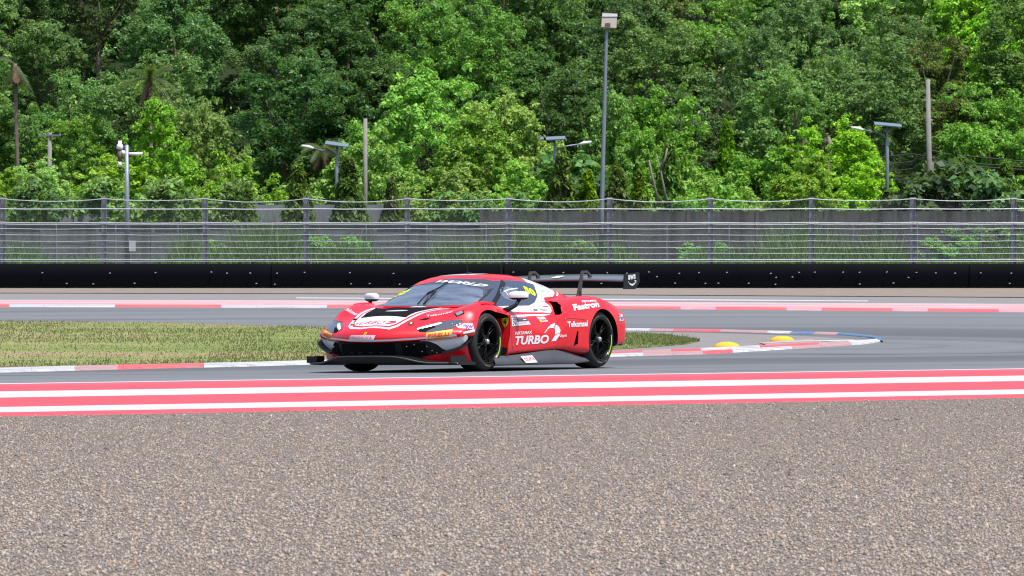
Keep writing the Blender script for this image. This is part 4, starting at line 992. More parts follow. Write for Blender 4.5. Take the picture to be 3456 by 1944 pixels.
# ---- front bumper under the nose
BU = lambda v, w: -1.085 + .55 * abs(v) ** 1.5 + .5 * max(0, .34 - w)
V2, F2 = tess([(-.985, .10), (.985, .10), (.985, .355), (-.985, .355)], .06)
surf('front_bumper', V2, F2, lambda a, b, s: (a, BU(a, b) + .02, b), 'carbon_matt')
V2, F2 = tess([(-.56, .20), (-.53, .332), (.29, .332), (.275, .20)], .08)
surf('grille_opening', V2, F2, lambda a, b, s: (a, BU(a, b) + .012, b), 'void')
for a0, a1 in ((-.80, -.62), (.36, .60)):
    V2, F2 = tess([(a0, .19), (a0, .33), (a1, .33), (a1, .19)], .06); surf('duct_opening', V2, F2, lambda a, b, s: (a, BU(a, b) + .010, b), 'void')
for a in (-.33, -.17, 0., .13):
    MB().box((a, BU(a, .23) + .0, .228), (.05, .012, .012)).build('grille_tab', M['carbon_matt'], car)
LP = [(.56, .362), (.64, .358), (.715, .322), (.765, .262), (.85, .262), (.95, .318), (1.0, .365), (1.015, .405), (.98, .43), (.80, .405)]
V2, F2 = tess(smooth_poly(LP, 3), .05); surf('bumper_corner', V2, F2, lambda a, b, s: (s * a, BU(a, b) - .02 + .22 * max(0, .42 - b), b), 'car_white', both=True)
RP = [(.455, .155), (.734, .215), (.904, .268), (1.0, .32), (.995, .21), (1.0, .113), (.754, .107), (.60, .118)]
V2, F2 = tess(RP, .05); surf('lower_bumper', V2, F2, lambda a, b, s: (s * a, BU(a, b) - .006, b), 'car_red', both=True)
for sg in (1, -1):                                            # curved dive planes
    ed = smooth_poly([(.735, .232), (.853, .262), (.947, .305), (1.0, .345), (1.035, .385)], 5, False); V = []
    for (a, b) in ed:
        q = BU(a, b); o_ = .055
        V += [(sg * a, q + .01, b - .012), (sg * (a + o_ * .75), q - o_ * .8, b - .020), (sg * (a + o_ * .75), q - o_ * .8, b + .004), (sg * a, q + .01, b + .012)]
    n = len(ed); F = [(i * 4 + k, i * 4 + (k + 1) % 4, i * 4 + 4 + (k + 1) % 4, i * 4 + 4 + k) for i in range(n - 1) for k in range(4)] + [(0, 1, 2, 3), (4 * n - 1, 4 * n - 2, 4 * n - 3, 4 * n - 4)]
    MB().raw(V, F).build('dive_plane', M['carbon'], car, False)
# splitter with a raised middle
V = []; nv = 33
for i in range(nv):
    v = -1.02 + 2.04 * i / (nv - 1); h = .112 + .083 * (1 / (1 + math.exp((abs(v) - .56) / .075))); le = -1.20 + .40 * abs(v) ** 2
    V += [(v, le, h - .02), (v, le + .02, h), (v, le + .30, h + .012), (v, -.50 + .12 * (abs(v) > .9), h - .0), (v, -.50 + .12 * (abs(v) > .9), .080), (v, le + .05, .085 + .25 * (h - .112))]
F = [(i * 6 + k, i * 6 + (k + 1) % 6, i * 6 + 6 + (k + 1) % 6, i * 6 + 6 + k) for i in range(nv - 1) for k in range(6)] + [tuple(range(6)), tuple(range(6 * nv - 6, 6 * nv))[::-1]]
MB().raw(V, F).build('splitter', M['carbon'], car, False)
MB().tube([(-1.02 + 2.04 * i / 40, -1.202 + .40 * abs(-1.02 + 2.04 * i / 40) ** 2, .106 + .083 * (1 / (1 + math.exp((abs(-1.02 + 2.04 * i / 40) - .56) / .075)))) for i in range(41)], .006, 6).build('splitter_edge', simple('worn_edge', (.05, .053, .06), .35), car, True)
for sg in (1, -1): MB().box((sg * .985, -.715, .150), (.022, .34, .078)).build('splitter_fence', M['carbon_matt'], car)
# floor, skirts, rear
MB().box((0, 1.15, .105), (1.80, 3.2, .045)).build('floor', M['carbon_matt'], car)
sk = smooth_poly([(.16, .165), (.50, .168), (.9, .190), (1.275, .213), (1.548, .220), (1.85, .190), (2.24, .122)], 6, False)
for sg in (1, -1):
    V = []
    for (u, w) in sk:
        bu = .02 + (u - .16) * (2.20 - .02) / 2.08; bw = .076 if u < 1.9 else .076 + (u - 1.9) * .05
        V += [(sg * .948, u, w + .012), (sg * .985, (u + bu) / 2, (w + bw) / 2 + .012), (sg * 1.045, bu, bw), (sg * 1.03, bu, bw - .014), (sg * .90, u, bw - .01)]
    n = len(sk); F = [(i * 5 + k, i * 5 + k + 1, i * 5 + 6 + k, i * 5 + 5 + k) for i in range(n - 1) for k in range(4)]
    MB().raw(V, F).build('side_skirt', M['skirt_grey'], car, True)
    MB().box((sg * .93, 3.05, .285), (.06, .20, .03)).build('diffuser_plate', M['carbon'], car)
    # flank panel behind the front wheel that carries the badge
    fp = [(.995, .655), (.80, .684), (.80, .62), (.83, .56), (.865, .48), (.875, .42), (.88, .30), (.93, .18), (.985, .18), (.985, .40), (1.0, .56)]
    V2, F2 = tess(fp, .04); FLU = lambda a, b: .438 - .10 * max(0, (.58 - b)) - .03 * (a - .9)
    surf('front_flank', V2, F2, lambda a, b, s: (sg * a, FLU(a, b), b), 'car_red')

# ---- wheels
def wheel(sg, u, rad, wid, vc):
    w = empty('wheel', (sg * vc, u, rad), car); h = wid / 2; s = sg
    prof = [(-h + .012, .25), (-h + .002, .258), (-h - .003, .285), (-h + .008, .312), (-h + .03, rad - .014), (-h + .075, rad - .002), (0, rad), (h - .075, rad - .002), (h - .03, rad - .014), (h - .008, .312), (h + .003, .285), (h - .002, .258), (h - .012, .25)]
    MB().lathe([(s * a, r) for a, r in prof], 'x', 56).build('tyre', M['tyre'], w, True)
    rp = [(h - .010, .258), (h + .002, .256), (h - .002, .248), (h - .014, .240), (h - .05, .232), (h - .16, .215), (-h, .22)]
    rim = MB().lathe([(s * a, r) for a, r in rp], 'x', 48)
    rim.build('rim', M['rim'], w, True)
    MB().lathe([(s * (h - .17), .0), (s * (h - .17), .22)], 'x', 40).build('brake_disc', simple('brake_disc', (.010, .010, .010), .6, .2), w)
    MB().box((0, .13, .02), (.05, .12, .10)).build('brake_caliper', simple('caliper_lime', (.10, .16, .01), .5), w, loc=(s * (h - .145), 0, 0))
    sp = MB()
    for k in range(5):
        a = 2 * math.pi * k / 5 - .35
        for d in (-.12, .12):
            p0 = Vector((s * (h - .045), .05 * math.cos(a + d * .4), .05 * math.sin(a + d * .4))); p1 = Vector((s * (h - .050), .13 * math.cos(a + d * .9), .13 * math.sin(a + d * .9))); p2 = Vector((s * (h - .022), .240 * math.cos(a + d * 1.2), .240 * math.sin(a + d * 1.2)))
            sp.tube([p0, p1, p2], [.012, .007, .008], 6)
    sp.build('spokes', M['rim'], w, True)
    MB().lathe([(s * (h - .09), .062), (s * (h - .045), .06), (s * (h - .035), .052), (s * (h - .035), .0)], 'x', 24).build('hub', M['rim'], w, True)
    MB().lathe([(s * (h - .06), .032), (s * (h - .01), .030), (s * (h + .0), .022), (s * (h + .004), .0)], 'x', 16).build('hub_nut', M['steel'], w, True)
    def arc_strip(name, a0, a1, r0, r1, x, mat):
        n = 20; V = []
        for i in range(n + 1):
            a = R(a0 + (a1 - a0) * i / n)
            V += [(s * x(r0), r0 * math.cos(a), r0 * math.sin(a)), (s * x(r1), r1 * math.cos(a), r1 * math.sin(a))]
        mesh(name, V, [(2 * i, 2 * i + 1, 2 * i + 3, 2 * i + 2) for i in range(n)], M[mat], w, True)
    arc_strip('lime_arc', -50, 12, .240, .254, lambda r: h + .004, 'lime')
    sx = lambda r: h + .0045
    for a0, a1 in ((22, 62), (-112, -86), (-75, -62), (100, 130)): arc_strip('tyre_lettering', a0, a1, .282, .292, sx, 'gold')
for sg in (1, -1):
    wheel(sg, 0.0, .347, .305, .815); wheel(sg, WB, .352, .315, .82)

# ---- mirrors
for sg in (1, -1):
    c = Vector((sg * 1.03, .57, .880)); yw = R(24); cy_, sy_ = math.cos(yw), math.sin(yw)
    def sq(x, e): return math.copysign(abs(x) ** e, x)
    nu, nvv = 20, 10; V = []
    for i in range(nvv + 1):
        ph = math.pi * (i / nvv - .5)
        for k in range(nu):
            q = 2 * math.pi * k / nu
            x = .122 * sq(math.cos(ph), .55) * sq(math.cos(q), .75); y = .060 * sq(math.cos(ph), .6) * sq(math.sin(q), .8); z = .052 * sq(math.sin(ph), .75)
            V.append((c.x + sg * (x * cy_ - y * sy_), c.y + x * sy_ + y * cy_, c.z + z))
    F = [(i * nu + k, i * nu + (k + 1) % nu, (i + 1) * nu + (k + 1) % nu, (i + 1) * nu + k) for i in range(nvv) for k in range(nu)]
    mi = empty('mirror', (0, 0, 0), car)
    MB().raw(V, [f for f in F if f[0] // nu >= 4]).build('mirror_housing', M['car_white'], mi, True)
    MB().raw([(p[0], p[1], p[2]) for p in V], [f for f in F if f[0] // nu < 4]).build('mirror_base', M['carbon'], mi, True)
    MB().tube([(sg * .90, .44, .70), (sg * .955, .475, .725), (sg * 1.02, .53, .77), (sg * 1.05, .565, .835)], [.035, .030, .024, .022], 10).build('mirror_arm', M['carbon'], mi, True)

# ---- rear wing
wing = empty('rear_wing', (0, 0, 0), car)
prof = [(3.225, 1.072), (3.235, 1.084), (3.27, 1.094), (3.36, 1.108), (3.48, 1.127), (3.575, 1.148), (3.578, 1.144), (3.48, 1.114), (3.36, 1.082), (3.27, 1.062), (3.235, 1.062)]
V = []; n = len(prof)
for x in np.linspace(-.94, .94, 13):
    dz = -.020 * (abs(x) / .94) ** 2 + .012
    V += [(x, u, w + dz) for u, w in prof]
F = [(i * n + k, i * n + (k + 1) % n, i * n + n + (k + 1) % n, i * n + n + k) for i in range(12) for k in range(n)]
MB().raw(V, F).build('main_plane', M['wing_top'], wing, True)
for sg in (1, -1):
    MB().prism([(3.235, 1.150), (3.60, 1.173), (3.61, 1.06), (3.585, 1.03), (3.50, .963), (3.21, .963)], lambda a, b: (sg * .94, a, b), lambda a, b: (sg * .955, a, b)).build('endplate', M['carbon_matt'], wing)
    sw = [(3.03, .84), (3.075, .93), (3.125, 1.06), (3.160, 1.165), (3.190, 1.198), (3.30, 1.202), (3.40, 1.15), (3.42, 1.120), (3.36, 1.112), (3.335, 1.150), (3.290, 1.172), (3.225, 1.172), (3.200, 1.145), (3.178, 1.06), (3.155, .95), (3.15, .84), (3.125, .84), (3.125, .93), (3.108, .965), (3.075, .89), (3.06, .84)]
    MB().prism(sw, lambda a, b: (sg * .375 - .012, a, b), lambda a, b: (sg * .375 + .012, a, b)).build('swan_neck', simple('swan_neck_carbon', (.045, .043, .045), .4, coat=.25), wing)
# ---- aerials
for v, u, h in ((.0, 1.10, .11), (.05, 1.80, .14)): MB().tube([(v, u, 1.11), (v + .005, u - .02, 1.155 + h)], [.004, .0025], 5).build('aerial', M['black'] if 'black' in M else M['carbon'], car)
MB().box((0, 1.12, 1.163), (.03, .09, .018)).build('roof_fin', M['carbon'], car)

# ---- livery, glass and lettering laid on the bodywork as thin skins
_bv, _bf = [], []
for o in (body, cabin):
    n = len(_bv); _bv += [v.co.copy() for v in o.data.vertices]; _bf += [tuple(i + n for i in p.vertices) for p in o.data.polygons]
_bvh = BVHTree.FromPolygons(_bv, _bf)
AX = {'side': lambda a, b: (Vector((1.6, a, b)), Vector((-1, 0, 0))), 'far': lambda a, b: (Vector((-1.6, a, b)), Vector((1, 0, 0))),
      'top': lambda a, b: (Vector((a, b, 2)), Vector((0, 0, -1))), 'front': lambda a, b: (Vector((a, -2.2, b)), Vector((0, 1, 0)))}
def decal(name, shape, axis, mat, off=.003, parent=car, vmin=None):
    """lay a fine flat shape on the body along one of the car's axes"""
    V2, F = shape; P = []; ok = []
    for a, b in V2:
        o_, d = AX[axis](a, b); h = _bvh.ray_cast(o_, d)
        good = h[0] is not None and (vmin is None or abs(h[0].x) > vmin)
        if good:
            nm = h[1] if h[1].dot(d) < 0 else -h[1]; P.append(h[0] + nm * off)
        else: P.append(Vector((0, 0, 0)))
        ok.append(good)
    F = [f for f in F if all(ok[i] for i in f)]
    if axis in ('side', 'far'): F = [f for f in F if max(P[i].x for i in f) - min(P[i].x for i in f) < .12]
    used = sorted({i for f in F for i in f}); ix = {j: k for k, j in enumerate(used)}
    o = mesh(name, [P[j] for j in used], [tuple(ix[i] for i in f) for f in F], M[mat], parent, True)
    return o
def text2(body_, shear=0.0, bold=0.0, step=.09, aspect=None):
    """lettering as a flat mesh filling the unit square"""
    cu_ = bpy.data.curves.new('t', 'FONT'); cu_.body = body_; cu_.shear = shear; cu_.offset = bold; cu_.resolution_u = 3
    o = bpy.data.objects.new('t', cu_); C.objects.link(o); bpy.context.view_layer.update()
    me = bpy.data.meshes.new_from_object(o.evaluated_get(bpy.context.evaluated_depsgraph_get())); bpy.data.objects.remove(o); bpy.data.curves.remove(cu_)
    bm = bmesh.new(); bm.from_mesh(me); bpy.data.meshes.remove(me); c = [v.co for v in bm.verts]
    x0, x1 = min(p.x for p in c), max(p.x for p in c); y0, y1 = min(p.y for p in c), max(p.y for p in c)
    for v in bm.verts: v.co.x = (v.co.x - x0) / (x1 - x0); v.co.y = (v.co.y - y0) / (y1 - y0); v.co.z = 0
    return _grid(bm, step)
def place(shape, o_, ex, ey, fn=None):
    V, F = shape
    return [(o_[0] + ex[0] * x + ey[0] * y, o_[1] + ex[1] * x + ey[1] * y + (fn(x) if fn else 0)) for x, y in V], F
def lettering(txt, axis, o_, ex, ey, mat, off=.0035, shear=0.0, bold=.02, fn=None, name='lettering', **k):
    return decal(name, place(text2(txt, shear, bold), o_, ex, ey, fn), axis, mat, off, **k)
def panel(name, poly, axis, mat, off=.003, step=.04, rnd=0, **k):
    return decal(name, tess(smooth_poly(poly, rnd) if rnd else poly, step), axis, mat, off, **k)
def strip(pl, w):
    """thin band along a polyline"""
    P = [Vector(p) for p in pl]; L, Rr = [], []
    for i, p in enumerate(P):
        t = (P[min(i + 1, len(P) - 1)] - P[max(i - 1, 0)]).normalized(); n = Vector((-t.y, t.x)) * w / 2; L.append(tuple(p + n)); Rr.append(tuple(p - n))
    return L + Rr[::-1]

# bonnet: white field with a red pin line, black extractor vent
WO = [(.46, -.01), (.40, -.19), (.365, -.466), (.328, -.727), (.300, -.92), (.235, -1.005), (-.158, -1.020), (-.34, -.95), (-.436, -.842), (-.525, -.60), (-.60, -.21), (-.607, -.02)]
cx_, cy0 = -.06, -.40
def shrink(poly, f, g): return [(cx_ + (a - cx_) * f, cy0 + (b - cy0) * g) for a, b in poly]
panel('bonnet_border', WO, 'top', 'car_white', .002, .04)
panel('bonnet_pinline', shrink(WO, .915, .945), 'top', 'car_red', .0035, .04)
panel('bonnet_field', shrink(WO, .845, .905), 'top', 'car_white', .005, .04)
panel('bonnet_vent', [(-.395, -.614), (-.474, -.344), (-.58, -.03), (.33, -.03), (.28, -.2), (.262, -.453), (.25, -.597), (.25, -.66)], 'top', 'void', .007, .04)
panel('vent_opening', [(-.40, -.630), (-.41, -.575), (.25, -.61), (.26, -.675)], 'top', 'void', .009, .04)
panel('vent_slot', [(-.19, -.22), (-.16, -.16), (.10, -.17), (.09, -.24)], 'top', 'void', .0095, .04)
panel('vent_badge', [(-.05 + .15 * math.cos(a), -.40 + .055 * math.sin(a)) for a in np.linspace(0, 6.2, 24)], 'top', 'car_white', .0095, .05)
lettering('TURBO', 'top', (-.32, -.905), (.42, -.012), (-.02, .085), 'red_ink', .0075, .35, .0)
panel('bonnet_swoosh', [(.08, -.83), (.20, -.80), (.235, -.845), (.17, -.905), (.10, -.915), (.17, -.85)], 'top', 'red_ink', .0075, .05)
lettering('Telkomsel', 'top', (.465, -.565), (.25, .17), (-.028, .045), 'pink', .004, 0, .01)
lettering('Telkomsel', 'top', (-.86, -.30), (.28, -.17), (.03, .05), 'pink', .004, 0, .01)
for sg in (1, -1):
    X = lambda pts: [(sg * a, b) for a, b in pts]
    panel('bonnet_duct', X([(.43, -.675), (.47, -.60), (.535, -.575), (.505, -.64)]), 'top', 'void', .004, .05)
    panel('tow_mark', X([(.40 + .035 * math.cos(a), -.79 + .05 * math.sin(a)) for a in np.linspace(0, 6, 14)]), 'top', 'ink', .004, .05)
    panel('tow_dot', X([(.40 + .013 * math.cos(a), -.79 + .02 * math.sin(a)) for a in np.linspace(0, 6, 8)]), 'top', 'num_y', .006, .05)
    # headlamps
    HL = [(.517, -.864), (.572, -.732), (.699, -.598), (.841, -.485), (.895, -.450), (.905, -.53), (.868, -.647), (.755, -.771), (.635, -.852), (.574, -.885)]
    hl = empty('headlight', (0, 0, 0), car)
    panel('lens', X(HL), 'top', 'lens', .004, .03, parent=hl)
    panel('lamp_pit', X([(.53, -.868), (.66, -.705), (.70, -.73), (.635, -.85), (.574, -.883)]), 'top', 'void', .006, .03, parent=hl)
    for k in range(6):
        q0, q1 = k / 6, (k + 1) / 6; a = Vector((.522, -.862)); b = Vector((.70, -.615)); nrm = Vector((.022, -.016))
        p0, p1 = a.lerp(b, q0), a.lerp(b, q1); w0 = .25 + .9 * math.sin(math.pi * (.15 + .7 * q0))
        panel('light_strip', X([tuple(p0), tuple(p1), tuple(p1 + nrm * w0), tuple(p0 + nrm * (w0 + .45))]), 'top', 'led', .008, .03, parent=hl)
    # yellow tyre-maker sticker on the bumper corner
    YS = [(.648, .452), (.885, .492), (.895, .412), (.645, .384)]
    panel('bumper_sticker', [(sg * a, b) for a, b in YS], 'front', 'yellow_st', .005, .03)
    if sg > 0: lettering('PIRELLI', 'front', (.668, .398), (.20, .026), (.001, .042), 'red_ink', .0075, 0, .03)
    else: lettering('PIRELLI', 'front', (-.868, .424), (.20, -.026), (-.001, .042), 'red_ink', .0075, 0, .03)
# front band and plate
band = [(-.93, .430), (-.80, .412), (-.55, .390), (-.276, .374), (0, .368), (.276, .374), (.55, .390), (.80, .412), (.93, .430)]
panel('nose_band', strip(band, .018), 'front', simple and 'car_white', .004, .03)
for ax, sg in (('side', 1), ('far', -1)):
    panel('nose_band', [(-.60, .442), (-.60, .462), (-.372, .496), (-.372, .462)], ax, 'car_white', .004, .03)
panel('name_plate', [(-.285, .384), (-.245, .432), (.115, .430), (.096, .382)], 'front', 'pink', .005, .03)
lettering('MANDALIKA', 'front', (-.25, .392), (.32, -.002), (.01, .028), 'red_ink', .007, 0, -.01)
panel('nose_badge', [(-.045, .438), (-.037, .464), (-.006, .462), (-.012, .437)], 'front', 'badge_y', .005, .03)
panel('badge_mark', [(-.032, .442), (-.028, .458), (-.016, .457), (-.020, .442)], 'front', 'ink', .007, .03)

# windscreen
WS = [(-.672, .775), (-.650, .88), (-.612, .985), (-.545, 1.052), (-.40, 1.080), (0, 1.092), (.40, 1.080), (.545, 1.052), (.612, .985), (.650, .88), (.672, .775), (.3, .768), (-.3, .768)]
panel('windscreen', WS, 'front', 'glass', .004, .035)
panel('windscreen_band', [(-.607, .992), (-.545, 1.052), (-.40, 1.080), (0, 1.092), (.40, 1.080), (.545, 1.052), (.612, .985), (.625, .95), (.592, .945), (.456, .982), (.186, 1.022), (-.155, 1.034), (-.53, 1.010)], 'front', 'glass_band', .006, .03)
panel('band_flash', [(-.60, .992), (-.545, 1.052), (-.40, 1.080), (-.10, 1.090), (-.25, 1.052), (-.45, 1.016)], 'front', 'car_red', .0075, .03)
lettering('WORLD', 'front', (-.20, 1.042), (.74, 0), (.0, .030), 'car_white', .0085, .55, .03, lambda x: -.066 * x ** 1.8)
lettering('50', 'front', (-.625, .862), (.155, .050), (.015, .062), 'num_y', .007, .3, .04)
panel('inner_edge', strip([(.655, .78), (.635, .88), (.597, .965)], .02), 'front', 'carbon_matt', .0065, .03)
def on_glass(v, w, off):
    h = _bvh.ray_cast(*AX['front'](v, w)); return h[0] + (h[1] if h[1].y < 0 else -h[1]) * off
wp = empty('wiper', (0, 0, 0), car)
MB().tube([on_glass(-.012, .775, .02), on_glass(-.05, .90, .03), on_glass(-.01, .93, .03)], .007, 6).build('wiper_arm', M['carbon'], wp, True)
MB().tube([on_glass(.07, .775, .02), on_glass(.035, .90, .035), on_glass(.0, .945, .03)], [.011, .014, .012], 6).build('wiper_arm', M['carbon'], wp, True)
MB().tube([on_glass(-.045, .885, .02), on_glass(-.01, .95, .02), on_glass(.012, 1.028, .02)], .009, 6).build('wiper_blade', M['carbon'], wp, True)

# sides
for ax in ('side', 'far'):
    panel('side_white', [(.36, .738), (.55, .697), (.9, .684), (1.40, .682), (1.53, .670), (1.60, .70), (1.665, .80), (1.69, .862), (1.92, .872), (2.26, .968), (2.05, 1.035), (1.80, 1.090), (1.62, 1.105), (1.55, 1.085), (1.50, .95), (1.30, .765), (.42, .760)], ax, 'car_white', .003, .035, vmin=.2)
    panel('side_white_line', [(.49, .652), (1.0, .658), (1.45, .662), (1.51, .654), (1.39, .644), (1.0, .638), (.49, .624)], ax, 'car_white', .003, .035)
    panel('cover_line', [(2.33, .956), (2.385, .944), (2.10, .884), (2.03, .880)], ax, 'car_white', .003, .03, vmin=.2)
    panel('side_window', [(.28, .772), (.38, .84), (.53, .93), (.70, 1.012), (.85, 1.060), (1.08, 1.068), (1.444, 1.058), (1.664, 1.018), (1.606, .953), (1.561, .878), (1.43, .80), (1.30, .770), (.8, .762)], ax, 'glass_side', .006, .03)
    panel('window_pillar', strip([(.50, .775), (.66, .865), (.85, .975), (1.0, 1.055)], .055), ax, 'carbon_matt', .008, .03)
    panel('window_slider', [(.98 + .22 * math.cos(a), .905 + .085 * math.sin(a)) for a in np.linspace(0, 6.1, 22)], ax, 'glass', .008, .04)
    panel('slider_rail', strip([(.86, .93), (1.0, .955), (1.20, .968)], .012), ax, 'car_white', .010, .04); panel('slider_rail', strip([(.90, .93), (.93, .83)], .012), ax, 'car_white', .010, .04)
    panel('door_seam', strip([(1.60, .62), (1.58, .50), (1.60, .36), (1.55, .25)], .006), ax, 'ink', .003, .03)
    panel('door_seam', strip([(1.56, .90), (1.70, .905), (1.66, .80)], .005), ax, 'ink', .005, .03, vmin=.3)
    panel('pillar_slit', strip([(1.80, 1.05), (1.90, .985), (1.92, .925)], .009), ax, 'ink', .0055, .03, vmin=.3)
    panel('cover_slit', strip([(2.02, 1.00), (2.12, .955), (2.16, .92)], .008), ax, 'ink', .0055, .03, vmin=.3)
lettering('50', 'side', (1.345, .915), (.19, -.045), (.0, .085), 'num_y', .010, .0, .05)
lettering('Halo', 'side', (1.36, .694), (.14, .0), (.055, .045), 'ink', .0055, 0, .0)
lettering('Telkomsel', 'side', (1.36, .752), (.15, .004), (.03, .014), 'ink', .0055, 0, -.01)
lettering('mandiri', 'side', (1.57, .806), (.09, -.004), (.004, .022), 'navy', .0055, 0, -.01)
panel('side_tag', [(1.13, .692), (1.29, .694), (1.32, .722), (1.16, .720)], 'side', 'ink', .005, .04); panel('side_tag_face', [(1.145, .695), (1.19, .696), (1.21, .718), (1.165, .717)], 'side', 'car_white', .0065, .04)
lettering('PERTAMINA', 'side', (1.20, .700), (.09, .001), (.01, .012), 'car_white', .0065, 0, .0)
panel('cyan_tag', [(1.72, .955), (1.79, .955), (1.81, .925), (1.75, .925)], 'side', 'cyan', .0055, .04)
panel('number_plate', [(.487, .617), (.883, .621), (.959, .541), (.483, .521)], 'side', 'car_white', .004, .04)
panel('plate_header', [(.61, .617), (.88, .619), (.922, .580), (.63, .574)], 'side', 'navy', .0055, .04)
lettering('50', 'side', (.505, .536), (.095, .004), (.0, .072), 'ink', .0065, 0, .0); lettering('ROWE', 'side', (.69, .543), (.18, .004), (-.01, .026), 'red_ink', .006, 0, -.01)
lettering('GT', 'side', (.68, .588), (.08, .002), (-.005, .022), 'red_ink', .007, 0, .02); panel('plate_bar', [(.78, .592), (.87, .594), (.87, .604), (.78, .602)], 'side', 'pink', .007, .04)
panel('pink_tag', [(1.15, .628), (1.33, .630), (1.37, .600), (1.19, .597)], 'side', 'pink', .004, .04)
panel('small_badge', [(1.19, .590), (1.24, .591), (1.245, .572), (1.22, .562), (1.195, .575)], 'side', 'badge_y', .004, .04); panel('pink_tag', [(1.25, .582), (1.38, .586), (1.38, .574), (1.25, .570)], 'side', 'pink', .004, .04)
lettering('TURBO', 'side', (.60, .300), (.78, .012), (-.02, .105), 'car_white', .004, .28, .035)
lettering('PERTAMAX', 'side', (.575, .420), (.42, .010), (-.01, .036), 'car_white', .004, .25, .03)
c7 = lambda X, Y: (1.262 + (1700 + .17943 * X - 1835.7) * .0069, .441 - (1000 + .17943 * Y - 1122.9) * .0036)
for seg in ([(757, 688), (808, 622), (822, 634), (772, 690)], [(815, 612), (868, 553), (862, 600), (824, 628)], [(880, 545), (960, 512), (975, 520), (930, 600), (872, 598)], [(986, 540), (1030, 580), (1048, 640), (1038, 688), (952, 722), (958, 620), (945, 605)], [(950, 735), (1035, 698), (1030, 740), (965, 842), (888, 845)]):
    panel('swoosh', [c7(*p) for p in seg], 'side', 'car_white', .004, .03)
lettering('Telkomsel', 'side', (1.765, .500), (.44, .010), (-.008, .072), 'car_white', .004, 0, .035)
lettering('Fastron', 'side', (1.93, .700), (.60, .046), (.02, .075), 'car_white', .004, 0, .045)
lettering('PERTAMINA', 'side', (2.19, .797), (.34, .012), (.01, .024), 'pink', .004, 0, .02)
lettering('Lippin', 'side', (1.605, .378), (.14, .0), (.0, .045), 'car_white', .004, .1, .02)
def kw(poly, o_, ex, ey):
    panel('flag_sticker', poly, 'side', 'car_white', .004, .03); lettering('KW', 'side', o_, ex, ey, 'purple', .006, .2, .06)
    a, b, c_, d = [Vector(p) for p in poly]
    for i in range(5):
        for j in range(4):
            if (i + j) % 2 == 0:
                f = lambda s_, t_: tuple(a.lerp(b, s_).lerp(d.lerp(c_, s_), t_))
                s0, t0 = i * .11, .35 + j * .16; panel('flag_check', [f(s0, t0), f(s0 + .1, t0), f(s0 + .1, t0 + .14), f(s0, t0 + .14)], 'side', 'ink', .0055, .05)
kw([(-.60, .505), (-.40, .490), (-.385, .556), (-.58, .560)], (-.53, .500), (.13, -.002), (.01, .042))
kw([(3.02, .572), (3.145, .575), (3.14, .655), (3.02, .660)], (3.055, .580), (.08, .0), (.0, .045))
# badge on the flank behind the wheel
def on_flank(name, poly, mat, off):
    V2, F2 = tess(poly, .03); surf(name, V2, F2, lambda a, b, s: (a, FLU(a, b) - off, b), mat)
on_flank('shield_badge', [(.880, .612), (.90, .620), (.955, .626), (.976, .622), (.972, .575), (.955, .535), (.926, .506), (.90, .535), (.884, .572)], 'badge_y', .004)
on_flank('horse_mark', [(.925, .530), (.935, .548), (.922, .556), (.905, .565), (.898, .577), (.905, .580), (.915, .572), (.922, .585), (.925, .600), (.935, .606), (.945, .598), (.938, .590), (.942, .578), (.955, .570), (.945, .560), (.940, .540), (.930, .528)], 'ink', .006)
# sticker on the skirt
SKV = lambda w: 1.045 - (w - .076) / .12 * .075 + .012
def on_skirt(name, poly, mat, off):
    V2, F2 = tess(poly, .04); surf(name, V2, F2, lambda a, b, s: (SKV(b) + off, a, b), mat)
on_skirt('skirt_sticker', [(.66, .168), (.93, .174), (.97, .092), (.70, .088)], 'car_white', .0); on_skirt('sticker_band', [(.70, .150), (.92, .155), (.945, .120), (.72, .115)], 'red_ink', .003)
V2, F2 = place(text2('DIXCEL', .1, .02), (.725, .121), (.20, .003), (-.01, .026)); surf('lettering', V2, F2, lambda a, b, s: (SKV(b) + .006, a, b), 'car_white')
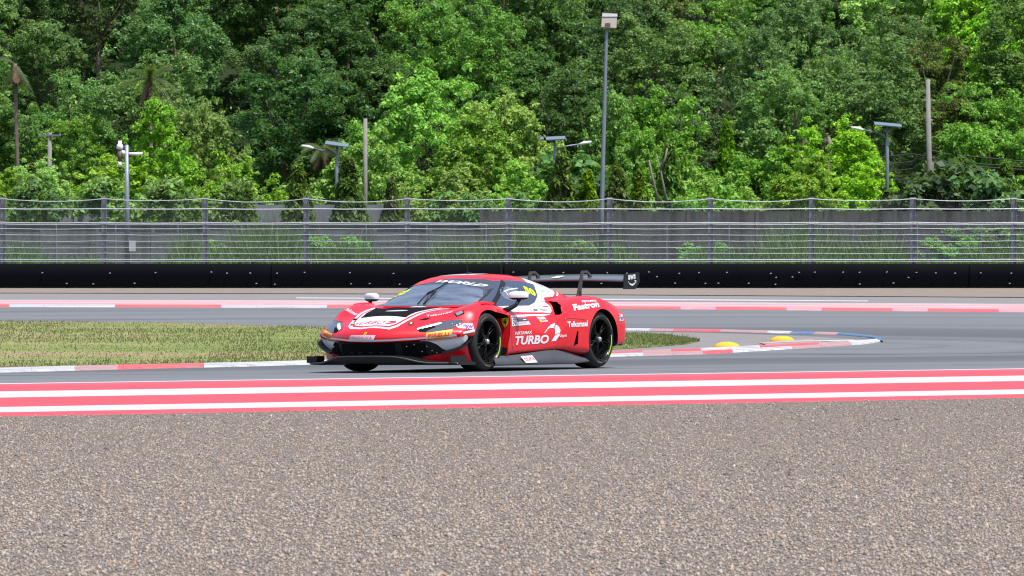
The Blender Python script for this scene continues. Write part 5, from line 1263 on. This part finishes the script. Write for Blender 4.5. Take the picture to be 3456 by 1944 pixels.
# wing endplate lettering and curved arrow
V2, F2 = place(text2('aws', 0, .03), (3.315, 1.078), (.185, .012), (-.002, .060)); surf('lettering', V2, F2, lambda a, b, s: (.9585, a, b), 'car_white', wing)
sm = [(3.308, 1.066), (3.345, 1.040), (3.40, 1.028), (3.455, 1.034), (3.50, 1.058), (3.497, 1.045), (3.46, 1.016), (3.41, 1.006), (3.36, 1.018), (3.325, 1.045)]
V2, F2 = tess(sm, .05); surf('arrow_mark', V2, F2, lambda a, b, s: (.9585, a, b), 'car_white', wing)
V2, F2 = tess([(3.47, 1.072), (3.515, 1.076), (3.512, 1.038), (3.500, 1.040), (3.499, 1.064), (3.472, 1.062)], .05); surf('arrow_mark', V2, F2, lambda a, b, s: (.9585, a, b), 'car_white', wing)
mesh('wing_tag', [(-.12, 3.25, 1.112), (-.01, 3.25, 1.112), (-.01, 3.42, 1.142), (-.12, 3.42, 1.142)], [(0, 1, 2, 3)], M['car_white'], wing)
# shut lines
for ax in ('side', 'far'):
    panel('shut_line', strip([(-.36, .60), (-.48, .603), (-.60, .585)], .005), ax, 'ink', .003, .03)
    panel('shut_line', strip([(1.70, .60), (1.80, .61), (2.05, .60), (2.19, .585)], .005), ax, 'ink', .003, .03)
    panel('shut_line', strip([(2.98, .60), (3.06, .615), (3.18, .62)], .005), ax, 'ink', .003, .03)
    panel('shut_line', strip([(.50, .60), (.49, .45), (.52, .30), (.56, .22)], .005), ax, 'ink', .003, .03)
# roof
panel('roof_field', [(-.36, 1.0), (.10, .985), (.22, 1.10), (.16, 1.35), (-.25, 1.75), (-.42, 1.4)], 'top', 'car_white', .003, .05)
# vents and fasteners on the front wings
for sg in (1, -1):
    for k in range(5):
        u = -.02 + k * .055; h = _bvh.ray_cast(Vector((sg * .84, u, 2)), Vector((0, 0, -1)))
        MB().prism([(u - .02, -.006), (u + .028, .016), (u + .034, -.006)], lambda a, b: (sg * .775, a, h[0].z + b), lambda a, b: (sg * .905, a, h[0].z + b - .006)).build('wing_louvre', M['car_red'], car)
panel('silver_cap', [(.761, -.407), (.822, -.355), (.852, -.372), (.806, -.435)], 'top', 'steel', .006, .05); panel('cap_frame', [(.745, -.41), (.83, -.340), (.868, -.372), (.805, -.45)], 'top', 'void', .004, .05)
for a, b in ((.55, .30), (.70, .185), (1.0, .20), (1.55, .235), (2.1, .165), (1.72, .60), (1.74, .68), (1.72, .52)):
    h = _bvh.ray_cast(*AX['side'](a, b))
    if h[0]: MB().box(h[0], (.008, .016, .014)).build('fastener', M['steel'], car)
for v, w in ((.42, .30), (.50, .32), (.62, .30), (.56, .24), (.66, .25), (.70, .225), (-.7, .30), (-.78, .22)):
    MB().box((v, BU(v, w) - .002, w), (.012, .012, .010)).build('fastener', M['steel'], car)
